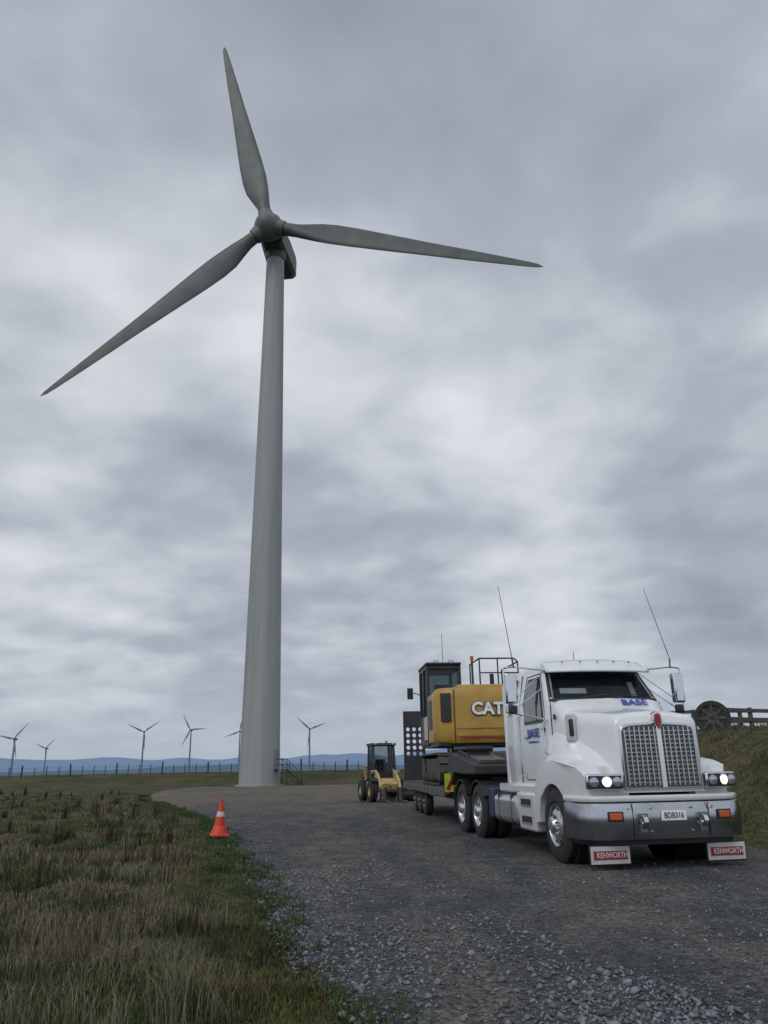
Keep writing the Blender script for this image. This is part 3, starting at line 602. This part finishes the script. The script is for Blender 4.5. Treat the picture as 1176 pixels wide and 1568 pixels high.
for s,nm in((-1,'r'),(1,'l')):
    def side(poly,off):
        v=[];
        for (y,z) in poly:
            w,_=wy(z); v.append((s*(w+off),y,z))
        n=len(v); v2=[(s*(abs(a)-.02),b,c) for a,b,c in v]
        return v+v2,[tuple(range(n)),tuple(range(n,2*n))[::-1]]+[(i,(i+1)%n,n+(i+1)%n,n+i) for i in range(n)]
    obj('door_window_seal_'+nm,side([(.68,2.06),(.72,2.32),(.74,2.40),(1.02,2.84),(1.60,2.84),(1.66,2.40),(1.66,2.06)],.010),'black',T)
    obj('door_window_'+nm,side([(.74,2.11),(.76,2.32),(.80,2.40),(1.06,2.79),(1.55,2.79),(1.60,2.40),(1.60,2.11)],.018),'glass2',T)
    obj('quarter_window_bar_'+nm,chain([(s*1.022,.98,2.1),(s*1.015,.98,2.40),(s*.93,1.02,2.8)],.012,6),'black',T)
    ol=[(.66,1.15),(.64,2.3),(.68,2.40),(1.0,2.89),(1.68,2.89),(1.72,2.40),(1.72,1.15)]
    pp=[]
    for i in range(len(ol)):
        a=ol[i];b=ol[(i+1)%len(ol)]; wa=wy(a[1])[0];wb=wy(b[1])[0]
        pp.append(tube((s*(wa+.001),a[0],a[1]),(s*(wb+.001),b[0],b[1]),.009,n=6))
    obj('door_seam_'+nm,pp,'black',T)
    obj('door_handle_'+nm,box(s*1.035,1.55,1.85,.03,.16,.05),'chrome',T,bevel=.01)
    obj('door_hinges_'+nm,[box(s*1.03,.67,z,.03,.08,.05) for z in(1.35,1.95)],'black',T,bevel=.01)
    obj('grab_rail_'+nm,chain([(s*1.02,1.86,1.2),(s*1.09,1.86,1.25),(s*1.07,1.86,2.2),(s*1.0,1.86,2.25)],.014),'chrome',T)
    obj('grab_rail_front_'+nm,chain([(s*1.02,.55,1.55),(s*1.08,.55,1.6),(s*1.07,.55,2.05),(s*1.0,.55,2.1)],.014),'chrome',T)
    e=empty('mirror_'+nm,parent=T)
    obj('mirror_head',box(s*1.5,.78,2.62,.2,.12,.50,(0,0,s*.15)),'chrome',e,bevel=.03,seg=3)
    obj('mirror_glass',box(s*1.5,.85,2.62,.16,.01,.44,(0,0,s*.15)),'glass',e)
    obj('mirror_spot',box(s*1.49,.78,2.27,.15,.08,.14),'black',e,bevel=.03,seg=3)
    obj('mirror_bracket',chain([(s*.86,.95,2.94),(s*1.44,.80,2.98),(s*1.60,.82,2.96),(s*1.60,.82,2.24),(s*1.4,.80,2.2),(s*.99,.62,2.1)],.014)+chain([(s*.95,.8,2.62),(s*1.42,.8,2.3)],.01)+chain([(s*.88,.95,2.9),(s*1.42,.8,2.45)],.008),'chrome',e)
    obj('cb_antenna',[tube((s*1.42,.80,2.96),(s*1.44,.80,3.12),.016),tube((s*1.44,.80,3.12),(s*1.44-.10*1-.12*(s>0),1.0,4.42),.008,.005,n=6)],'steel',e)
    obj('step_fairing_'+nm,prismx([(.86,.95),(.9,.36),(1.72,.36),(1.85,.95)],s*.98,s*1.2),'white',T,bevel=.04,seg=3)
    obj('step_cut_'+nm,[box(s*1.202,1.33,.80,.012,.50,.11),box(s*1.202,1.32,.53,.012,.50,.11)],'black',T)
    obj('steps_'+nm,[box(s*1.19,1.33,.75,.06,.48,.02),box(s*1.19,1.32,.48,.06,.48,.02)],'alloy',T)
    obj('sill_'+nm,bx(s*.6,s*1.14,.86,3.0,.93,1.08),'white',T,bevel=.03)
    obj('fuel_tank_'+nm,bx(s*.58,s*1.18,1.92,3.35,.40,.90),'alloy',T,bevel=.12,seg=6)
    obj('tank_straps_'+nm,[bx(s*.57,s*1.186,y,y+.05,.394,.906) for y in(2.2,2.95)],'black',T,bevel=.115,seg=6)
    obj('battery_box_'+nm,bx(s*.6,s*1.15,3.42,3.75,.45,.98),'dblue',T,bevel=.02)
    wheel('front_wheel_'+nm,T,s*1.06,0,.53,.29,s,True)
    for k,yk in enumerate((4.4,5.72)):
        wheel('drive_wheel_%s%d'%(nm,k),T,s*1.08,yk,.52,.27,s,False); 
        obj('inner_tyre',revx([(-.13,.3),(-.13,.48),(-.08,.52),(.08,.52),(.13,.48),(.13,.3)],(s*.76,yk,.52),32),'tyre',T)
    obj('rear_mudguard_'+nm,[prismx([(yk+.58*math.cos(math.radians(a)),.52+.6*math.sin(math.radians(a))) for a in range(30,151,12)]+[(yk+.56*math.cos(math.radians(a)),.52+.575*math.sin(math.radians(a))) for a in range(150,29,-12)],s*.62,s*1.22) for yk in(4.4,5.72)],'black',T)
    obj('mudflap_rear_'+nm,bx(s*.62,s*1.22,6.35,6.37,.2,.95),'black',T)
    obj('sleeper_seam_'+nm,chain([(s*1.017,1.95,1.1),(s*1.0,1.95,2.3),(s*.885,1.95,2.95)],.008,6),'black',T)
obj('cab_rear_panel',[bx(-.98,.98,2.78,3.0,1.05,2.9)],'white',T,bevel=.05)
text('hood_lettering','BASE',.165,'blue',T,(.40,.222,2.335),(math.radians(50),0,0),.002,.004,1.25)
text('door_lettering','BASE',.20,'blue',T,(-1.03,1.20,1.90),(math.pi/2,0,-math.pi/2),.003,.003,1.35)
text('door_small_lettering','SOLUTIONS LTD',.05,'blue',T,(-1.03,1.20,1.76),(math.pi/2,0,-math.pi/2),.003,.0,1.3)
text('sleeper_lettering','B',.34,'blue',T,(-.985,2.45,2.38),(math.pi/2,0,-math.pi/2),.02,.012,1.2)
obj('roof_aerial',tube((0,1.6,3.05),(0,1.6,3.35),.006,n=6),'black',T)
obj('air_hoses',chain([(-.2,3.0,2.0),(-.2,3.6,1.6),(-.15,4.4,1.5)],.02)+chain([(.1,3.0,2.0),(.1,3.7,1.55),(.1,4.4,1.5)],.02),'dblue',T)
# ------------------------------------------------------------------ trailer
ty=math.radians(5.0); K=Vector((2.87,17.79,0))
L=empty('low_loader_trailer',K,ty)
def tw(x,s,z): return K+Matrix.Rotation(ty,3,'Z')@Vector((x,s,z))
obj('gooseneck',prismx([(-1.1,1.22),(-1.1,1.42),(1.5,1.70),(2.0,1.62),(2.9,.92),(2.9,.72),(2.3,.74),(1.5,1.25),(.5,1.22)],-1.22,1.22),'chassis',L,bevel=.03)
obj('gooseneck_treads',[box(0,-.9+i*.35,1.46+i*.0377,2.3,.08,.05) for i in range(7)]+[box(s*.8,.3,1.62,.55,2.6,.06,(.107,0,0)) for s in(-1,1)],'steel',L)
obj('gooseneck_ramps',[box(s*.85,.9,1.78,.6,1.7,.08,(.02,0,0)) for s in(-1,1)]+[box(s*.85,.2,1.66,.5,.1,.3) for s in(-1,1)],'chassis',L,bevel=.02)
obj('deck',[bx(-1.25,1.25,2.9,12.4,.80,.90)]+[bx(s-.08,s+.08,2.5,12.3,.50,.80) for s in(-.5,.5)],'chassis',L,bevel=.01)
obj('side_rails',[bx(-1.28,-1.22,2.7,12.4,.68,.88),bx(1.22,1.28,2.7,12.4,.68,.88)]+[box(s*1.285,3.2+i*.8,.76,.03,.1,.12) for s in(-1,1) for i in range(12)],'steel',L)
obj('deck_timber',[bx(x,x+.2,2.95,12.3,.902,.925) for x in(-1.2,-.98,-.76,.56,.78,1.0)],'wood',L)
for s,nm in((-1,'r'),(1,'l')):
    for i,yk in enumerate((7.2,8.35,9.5,)):
        wheel('trailer_wheel_%s%d'%(nm,i),L,s*1.08,yk,.40,.24,s,False,rimr=.20,rimmat='steel')
    obj('stowed_chain_%s'%nm,[tube((s*1.29,4.2+i*.12,.7-.05*(i%2)),(s*1.29,4.28+i*.12,.65+.05*(i%2)),.02,n=6) for i in range(9)],'steel',L)
    obj('oversize_panel_'+nm,box(s*1.22,1.95,1.02,.30,.02,.42),'hivis',L)
    obj('oversize_stripe_'+nm,box(s*1.22,1.935,1.02,.08,.012,.36,(0,.5,0)),'red',L)
    obj('tail_lamps_'+nm,box(s*.9,12.42,.72,.4,.05,.12),'red',L)
def ramp(x0,x1,z0,z1,y,cols=3,rows=7,z2=None):
    V=[];F=[]; cw=(x1-x0)/cols; ch=(z1-z0)/rows
    def add(q):
        o=len(V); V.extend(q); F.append(tuple(range(o,o+len(q))))
    for yy in (y,y+.07):
      for i in range(cols):
        for j in range(rows):
            cx=x0+cw*(i+.5); cz=z0+ch*(j+.5); r=min(cw,ch)*.33
            sq=[];ci=[]
            for k in range(16):
                a=2*math.pi*k/16; c_,s_=math.cos(a),math.sin(a); m=max(abs(c_),abs(s_)); sq.append((cx+c_/m*cw/2,yy,cz+s_/m*ch/2)); ci.append((cx+c_*r,yy,cz+s_*r))
            for k in range(16): add([sq[k],sq[(k+1)%16],ci[(k+1)%16],ci[k]])
            if yy==y:
                for k in range(16):
                    a=ci[k];b=ci[(k+1)%16]; add([a,b,(b[0],y+.07,b[2]),(a[0],y+.07,a[2])])
    return V,F
rp=[]
for a,b in((-1.22,-.42),(.42,1.22)):
    rp+=[ramp(a+.05,b-.05,1.75,2.85,12.35,3,5),bx(a,a+.05,12.33,12.44,.9,3.4),bx(b-.05,b,12.33,12.44,.9,3.4),bx(a,b,12.34,12.43,2.85,3.4),bx(a,b,12.34,12.43,.9,1.75)]
obj('loading_ramps',rp,'chassis',L,smooth=False)
# ------------------------------------------------------------------ excavator
ec=tw(0,5.35,.925); E=empty('excavator',ec,ty)
def track(x):
    parts=[]; n=40; Lh=1.5; r=.40; per=4*Lh+2*math.pi*r
    for i in range(n):
        s=per*i/n
        if s<2*Lh: y,z,a=-Lh+s,0,0
        elif s<2*Lh+math.pi*r: t=(s-2*Lh)/r; y,z,a=Lh+r*math.sin(t),r-r*math.cos(t),t
        elif s<4*Lh+math.pi*r: y,z,a=Lh-(s-2*Lh-math.pi*r),2*r,math.pi
        else: t=(s-4*Lh-math.pi*r)/r; y,z,a=-Lh-r*math.sin(t),r+r*math.cos(t),math.pi+t
        parts.append(box(x,y,z+.03 if z<.4 else z-.0,.55,per/n*.86,.05,(a,0,0)))
    parts.append(prismx([(-1.5,.1),(-1.75,.3),(-1.7,.6),(-1.4,.68),(1.4,.68),(1.7,.6),(1.75,.3),(1.5,.1)],x-.2,x+.2))
    return parts
obj('tracks',track(-.97)+track(.97),'trackm',E)
obj('track_rollers',[tube((x-.26,y,.2),(x+.26,y,.2),.12,n=12) for x in(-.97,.97) for y in(-1.1,-.66,-.22,.22,.66,1.1)]+[tube((x-.26,y,.42),(x+.26,y,.42),.3,n=20) for x in(-.97,.97) for y in(-1.5,1.5)],'trackm',E)
obj('undercarriage',[bx(-.7,.7,-.6,.6,.35,.8),tube((0,0,.8),(0,0,1.02),.6,n=28)],'trackm',E)
cwt=[];
for z,k in((1.05,.93),(1.12,.98),(1.3,1.0),(2.2,1.0),(2.42,.98),(2.5,.93)):
    cwt.append([Vector((x*k,y if y>-1 else -1+(y+1)*k,z)) for x,y in[(-1.25,-.9),(-1.25,-1.35),(-1.15,-1.62),(-.85,-1.78),(0,-1.86),(.85,-1.78),(1.15,-1.62),(1.25,-1.35),(1.25,-.9)]])
obj('counterweight',loft(cwt),'yellow',E,ang=50)
obj('counterweight_seams',[tube((-.78,-1.805,1.1),(-.78,-1.805,2.45),.012,n=6),box(0,-1.86,1.42,1.5,.012,.012)],'black',E)
obj('house',[bx(-1.24,1.24,-.9,.1,1.08,2.42),bx(.15,1.24,.1,1.3,1.08,2.1),bx(-1.24,1.24,.1,1.4,1.02,1.2)],'yellow',E,bevel=.05,seg=3)
obj('engine_cover',[bx(-.6,1.15,-1.4,-.1,2.42,2.62)],'yellow',E,bevel=.06,seg=3)
obj('rear_grille',[box(-1.0,-1.745,1.98,.28,.06,.74,(0,0,-.45)),box(-1.245,-.5,1.85,.02,.6,.8)],'black',E,bevel=.02)
obj('grille_slats',[box(-1.0,-1.78,1.70+i*.09,.24,.02,.02,(0,0,-.45)) for i in range(7)],'chassis',E)
obj('black_skirt',[bx(-1.2,1.2,-1.6,1.2,.98,1.08)],'black',E)
text('rear_lettering','CAT',.44,'matt_white',E,(.12,-1.872,1.92),(math.pi/2,0,0),.004,.016,1.0)
text('rear_lettering_shadow','CAT',.44,'black',E,(.12,-1.864,1.91),(math.pi/2,0,0),.004,.04,1.0)
obj('reflector_strip',box(0,-1.865,1.2,1.4,.01,.05),'red',E)
x0,x1,y0,y1,z0,z1=-1.25,-.22,.05,1.65,1.05,3.32
fr=[]
for (a,b) in((x0,y0),(x1,y0),(x0,y1),(x1,y1),(x0,.85)): fr.append(box(a+(.04 if a<-1 else -.04),b,(z0+z1)/2,.09,.1,z1-z0))
fr+=[bx(x0,x1,y0-.05,y1+.05,z1-.12,z1),bx(x0,x1,y0-.04,y1+.04,z0,z0+.15),bx(x0,x1,y0-.04,y0+.04,z0,2.45),bx(x0+.01,x0+.07,y0,y1,z0,1.9)]
obj('cab_frame',fr,'black',E,bevel=.02)
obj('cab_roof',bx(x0-.02,x1+.02,y0-.1,y1+.12,z1,z1+.08),'black',E,bevel=.03)
obj('cab_glass',[bx(x0+.03,x0+.04,y0,y1,1.9,z1-.1),bx(x0+.08,x1-.08,y0,y0+.01,2.4,z1-.1),bx(x1-.04,x1-.03,y0,y1,1.9,z1-.1),bx(x0+.08,x1-.08,y1,y1+.01,1.2,z1-.1)],'tint',E)
obj('cab_seat',[bx(-.95,-.5,.5,.62,1.6,2.8),bx(-.95,-.5,.5,1.0,1.5,1.65)],'black',E,bevel=.04)
obj('cab_side_panel',bx(x0-.012,x0+.02,y0+.1,.8,1.2,1.85),'whiteflat',E,bevel=.01)
obj('cab_mirror',chain([(x0,1.6,2.6),(x0-.30,1.7,2.7)],.015)+[box(x0-.3,1.7,2.65,.18,.06,.34)],'black',E,bevel=.01)
hr=[]
for a,b in((.1,1.2),):
    hr+=chain([(a,-1.2,2.5),(a,-1.2,3.35),(b-.1,-1.2,3.35),(b,-1.2,3.25),(b,-1.2,2.5)],.022); hr+=chain([(a,-1.2,2.95),(b,-1.2,2.95)],.018); hr+=chain([(b,-1.2,3.25),(b,.8,3.25),(b,.8,2.1)],.022); hr+=chain([(b,-1.2,2.9),(b,.8,2.9)],.018); hr.append(tube((.62,-1.2,2.5),(.62,-1.2,3.35),.02)); hr+=chain([(a,-1.2,3.35),(a,.2,3.35),(a,.2,2.5)],.022)
obj('handrails',hr,'black',E)
obj('exhaust_stack',[tube((.5,-.9,2.6),(.5,-.9,2.95),.06),tube((-.1,-1.15,2.6),(-.1,-1.15,3.3),.03)],'chassis',E)
obj('beacon',[tube((-.1,-1.15,3.3),(-.1,-1.15,3.42),.05)],'orange',E)
obj('work_lamps',[box(-.95,.0,3.42,.16,.1,.1),box(-.5,.0,3.42,.16,.1,.1)],'lampoff',E,bevel=.02)
obj('roof_aerial',tube((-.7,.3,3.4),(-.7,.3,4.3),.008,n=5),'black',E)
bo=[(1.0,1.5),(1.2,1.15),(3.0,2.1),(4.9,1.5),(5.0,1.75),(3.1,2.65),(2.6,2.6)]
obj('boom',prismx(bo,.05,.4),'yellow',E,bevel=.03)
obj('stick',prismx([(4.7,1.9),(5.2,1.7),(3.9,.45),(3.65,.6)],.1,.35),'yellow',E,bevel=.02)
obj('boom_cylinders',[tube((0,1.2,1.1),(0,2.8,2.1),.07),tube((.45,1.2,1.1),(.45,2.8,2.1),.07),tube((.22,3.0,2.75),(.22,4.9,2.0),.06)],'chrome',E)
obj('bucket',prismx([(3.9,.6),(3.5,.7),(3.1,.5),(3.0,.15),(3.3,.0),(3.9,.1)],-.25,.7),'steel',E,bevel=.02)
# ------------------------------------------------------------------ compact loader (front towards the road)
C=empty('compact_loader',(-.33,35.9,float(roadz(-.33,35.9))+.01),math.radians(16))
for s in(-1,1):
    for k,yk in enumerate((-.85,.75)):
        obj('wheel',revx([(-.15,.22),(-.16,.36),(-.12,.44),(-.05,.45),(-.04,.42),(.04,.42),(.05,.45),(.12,.44),(.16,.36),(.15,.22)],(s*.66,yk,.45),28),'tyre',C)
        obj('wheel_rim',revx([(.13,.24),(.10,.2),(.06,.1),(.12,.001)],(s*.66,yk,.45),18,s),'beige',C)
obj('lower_body',[prismx([(-1.15,.4),(-1.2,.7),(-.9,.95),(1.3,1.0),(1.4,.45)],-.46,.46),bx(-.62,.62,-.4,.3,.62,.95)],'beige',C,bevel=.04)
obj('engine_hood',[prismx([(.35,.95),(.35,1.62),(1.25,1.5),(1.42,1.2),(1.42,.95)],-.48,.48)],'yellow',C,bevel=.07,seg=3)
obj('counterweight',bx(-.55,.55,1.38,1.6,.42,1.2),'chassis',C,bevel=.05)
obj('hood_vents',[box(s*.485,.85,1.1+i*.08,.02,.6,.03) for i in range(5) for s in(-1,1)],'black',C)
cf=[]
for a in(-.5,.5):
    cf+=[tube((a,-.5,.95),(a*.92,-.35,2.32),.055,n=8),tube((a,.42,.95),(a*.92,.42,2.32),.055,n=8),tube((a,-.02,.95),(a*.92,-.0,2.32),.035,n=8)]
    cf+=[tube((a,-.5,1.25),(a,.42,1.25),.03,n=8)]
cf+=[bx(-.5,.5,-.53,-.47,.92,1.2),bx(-.5,.5,.38,.44,.92,1.3)]
obj('cab_frame',cf,'black',C)
obj('cab_roof',[prismx([(-.50,2.31),(-.46,2.43),(.5,2.43),(.52,2.31)],-.56,.56)],'black',C,bevel=.03)
obj('cab_glass',[box(0,-.43,1.74,.9,.01,1.15,(-.11,0,0)),bx(-.485,-.475,-.45,.42,1.2,2.3),bx(.475,.485,-.45,.42,1.2,2.3)],'tint',C)
obj('cab_seat',[bx(-.22,.22,.15,.27,1.1,1.75),bx(-.22,.22,-.1,.25,1.0,1.15),tube((0,-.35,1.0),(0,-.2,1.45),.03),box(0,-.19,1.46,.34,.03,.3,(1.0,0,0))],'black',C,bevel=.02)
obj('lift_arms',[prismx([(-.35,1.35),(-.30,1.1),(-1.15,.72),(-1.45,.22),(-1.55,.30),(-1.3,.85),(-.85,1.18)],s*.42-.06,s*.42+.06) for s in(-1,1)]+[tube((-.42,-1.15,.72),(.42,-1.15,.72),.06)],'beige',C,bevel=.015)
obj('hydraulic_rams',[tube((0,-.6,.75),(0,-1.4,.62),.05),tube((.3,-.7,.6),(.3,-1.2,.75),.045),tube((-.3,-.7,.6),(-.3,-1.2,.75),.045)],'chrome',C)
obj('headlamps',[box(s*.58,-.62,1.22,.14,.1,.14) for s in(-1,1)]+[box(s*.4,-.52,2.38,.12,.06,.08) for s in(-1,1)],'lampoff',C,bevel=.02)
obj('lamp_posts',[tube((s*.58,-.6,.9),(s*.58,-.6,1.16),.02) for s in(-1,1)],'black',C)
obj('front_fenders',[prismx([(-1.25,.85),(-1.1,.98),(-.6,.98),(-.45,.85),(-.6,.95),(-1.1,.94)],s*.5,s*.82) for s in(-1,1)],'black',C)
obj('fork_carriage',[bx(-.5,.5,-1.62,-1.56,.12,.18),bx(-.5,.5,-1.62,-1.56,.46,.52)]+[bx(x-.03,x+.03,-1.63,-1.55,.1,.62) for x in(-.5,-.25,.25,.5)],'chassis',C,bevel=.008)
obj('pallet_forks',[bx(x-.06,x+.06,-2.5,-1.6,.05,.10) for x in(-.35,.35)]+[bx(x-.06,x+.06,-1.66,-1.62,.05,.6) for x in(-.35,.35)],'steel',C,bevel=.008)
obj('beacon',tube((.3,.2,2.42),(.3,.2,2.54),.05),'orange',C)
A=empty('sweeper_attachment',(.95,35.2,float(roadz(.95,35.2))),.15)
obj('frame',[bx(-.45,.45,-.3,.3,.35,.5),bx(-.45,-.37,-.25,.25,.0,.9),bx(.37,.45,-.25,.25,.0,.9),bx(-.45,.45,-.05,.05,.85,.93)],'chassis',A,bevel=.02)
obj('brush_roll',tube((-.45,-.1,.26),(.45,-.1,.26),.25,n=18),'black',A)
# ------------------------------------------------------------------ traffic cone
zc=float(hgt(-3.8,18.2)); cx=-3.72
CN=empty('traffic_cone',(cx,18.0,zc+.05),.3); CN.rotation_euler=(math.radians(3),math.radians(2),.3)
obj('base',box(0,0,.02,.38,.38,.045),'cone',CN,bevel=.02)
def lath(pr): 
    return loft([[Vector((r*math.cos(2*math.pi*i/24),r*math.sin(2*math.pi*i/24),z)) for i in range(24)] for z,r in pr])
obj('body',lath([(.04,.15),(.10,.135),(.72,.032),(.76,.028)]),'cone',CN)
obj('band',lath([(.40,.091),(.50,.072)]),'reflect',CN)
obj('lower_skirt',lath([(.04,.19),(.10,.16),(.20,.13),(.21,.12)]),'cone',CN)
# ------------------------------------------------------------------ world
w=bpy.data.worlds.new('World'); S.world=w; w.use_nodes=True; nt=w.node_tree; Lk=nt.links.new
for n in list(nt.nodes): nt.nodes.remove(n)
out=nn(nt,'ShaderNodeOutputWorld'); tc=nn(nt,'ShaderNodeTexCoord')
def math_(op,a,b=None,c=None):
    n=nn(nt,'ShaderNodeMath',operation=op)
    for i,q in enumerate((a,b,c)):
        if q is None: continue
        if isinstance(q,(int,float)): n.inputs[i].default_value=q
        else: Lk(q,n.inputs[i])
    return n.outputs[0]
nrm=nn(nt,'ShaderNodeVectorMath',operation='NORMALIZE'); Lk(tc.outputs['Generated'],nrm.inputs[0])
sp=nn(nt,'ShaderNodeSeparateXYZ'); Lk(nrm.outputs[0],sp.inputs[0])
zc_=math_('ADD',math_('MAXIMUM',sp.outputs[2],0.),.24)
cb=nn(nt,'ShaderNodeCombineXYZ'); Lk(math_('DIVIDE',sp.outputs[0],zc_),cb.inputs[0]); Lk(math_('DIVIDE',sp.outputs[1],zc_),cb.inputs[1])
def wnoise(sc,d,r,off,dist=0.):
    mp=nn(nt,'ShaderNodeMapping'); mp.inputs['Location'].default_value=off; Lk(cb.outputs[0],mp.inputs[0])
    n=nn(nt,'ShaderNodeTexNoise'); n.inputs['Scale'].default_value=sc; n.inputs['Detail'].default_value=d; n.inputs['Roughness'].default_value=r; n.inputs['Distortion'].default_value=dist; Lk(mp.outputs[0],n.inputs['Vector']); return n.outputs['Fac']
n1=wnoise(2.1,3,.45,(3.1,7.7,0),.1); n2=wnoise(5.5,7,.48,(9.,1.,2.),.2)
f=math_('ADD',math_('MULTIPLY',n1,.52),math_('MULTIPLY',n2,.38)); f=math_('ADD',f,.05)
def lobe(d,c,amp):
    global f
    v=Vector(d).normalized(); dt=nn(nt,'ShaderNodeVectorMath',operation='DOT_PRODUCT'); Lk(nrm.outputs[0],dt.inputs[0]); dt.inputs[1].default_value=v
    m=nn(nt,'ShaderNodeMapRange'); m.interpolation_type='SMOOTHSTEP'; m.inputs[1].default_value=math.cos(math.radians(c)); m.inputs[2].default_value=1; m.inputs[3].default_value=0; m.inputs[4].default_value=amp
    Lk(dt.outputs['Value'],m.inputs[0]); f=math_('ADD',f,m.outputs[0])
lobe((-.323,.828,.68),15,.12); lobe((-.02,.89,.488),14,.14); lobe((.209,.9,.461),11,.17); lobe((-.45,.972,.246),14,.13); lobe((.237,.992,.185),11,.11)
lobe((.435,.969,.254),11,-.10); lobe((.01,.753,.9),24,-.07); lobe((-.2,.9,.38),9,-.02); lobe((.46,.9,.42),10,.08); lobe((.08,.86,.42),7,-.04); lobe((.1,.98,.3),12,.04)
cr=nn(nt,'ShaderNodeValToRGB'); Lk(f,cr.inputs[0]); e=cr.color_ramp.elements
e[0].position=.30; e[0].color=(.30,.335,.405,1); e[1].position=.82; e[1].color=(.80,.83,.87,1)
q=cr.color_ramp.elements.new(.50); q.color=(.42,.46,.53,1); q=cr.color_ramp.elements.new(.64); q.color=(.60,.635,.69,1)
hz=nn(nt,'ShaderNodeMapRange'); hz.interpolation_type='SMOOTHSTEP'; Lk(sp.outputs[2],hz.inputs[0]); hz.inputs[1].default_value=-.01; hz.inputs[2].default_value=.15; hz.inputs[3].default_value=.92; hz.inputs[4].default_value=0
mh=nn(nt,'ShaderNodeMix',data_type='RGBA'); Lk(hz.outputs[0],mh.inputs[0]); Lk(cr.outputs[0],mh.inputs[6]); mh.inputs[7].default_value=(.44,.50,.58,1)
bk=nn(nt,'ShaderNodeMapRange'); bk.interpolation_type='SMOOTHSTEP'; Lk(sp.outputs[1],bk.inputs[0]); bk.inputs[1].default_value=.55; bk.inputs[2].default_value=-.5; bk.inputs[3].default_value=1.; bk.inputs[4].default_value=1.6  # unseen sky behind the camera brightened as added fill light
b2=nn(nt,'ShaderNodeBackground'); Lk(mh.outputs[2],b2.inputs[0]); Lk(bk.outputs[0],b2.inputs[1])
src=Vector((-.42,-.62,.66)).normalized()
sky=nn(nt,'ShaderNodeTexSky'); sky.sky_type='NISHITA'; sky.sun_disc=False; sky.sun_elevation=math.asin(src.z); sky.sun_rotation=math.atan2(src.x,src.y)
b1=nn(nt,'ShaderNodeBackground'); Lk(sky.outputs[0],b1.inputs[0]); b1.inputs[1].default_value=.06
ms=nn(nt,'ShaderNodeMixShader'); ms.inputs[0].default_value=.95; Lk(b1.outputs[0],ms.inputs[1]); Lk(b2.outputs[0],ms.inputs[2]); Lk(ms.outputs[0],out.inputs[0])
sl=bpy.data.lights.new('sun','SUN'); sl.energy=.8; sl.angle=math.radians(30); sl.color=(1,.96,.9); so=bpy.data.objects.new('sun',sl); so.rotation_euler=(-src).to_track_quat('-Z','Y').to_euler(); COL.objects.link(so)
# ------------------------------------------------------------------ camera
cd=bpy.data.cameras.new('camera'); cd.sensor_fit='VERTICAL'; cd.sensor_height=36; cd.sensor_width=27; cd.lens=36*1175/1568; cd.clip_end=60000; cd.clip_start=.05
co=bpy.data.objects.new('camera',cd); COL.objects.link(co)
co.matrix_world=Matrix.Translation((0,0,1.4))@Matrix.Rotation(math.radians(90+18.4),4,'X')@Matrix.Rotation(math.radians(-1.1),4,'Z')
S.camera=co
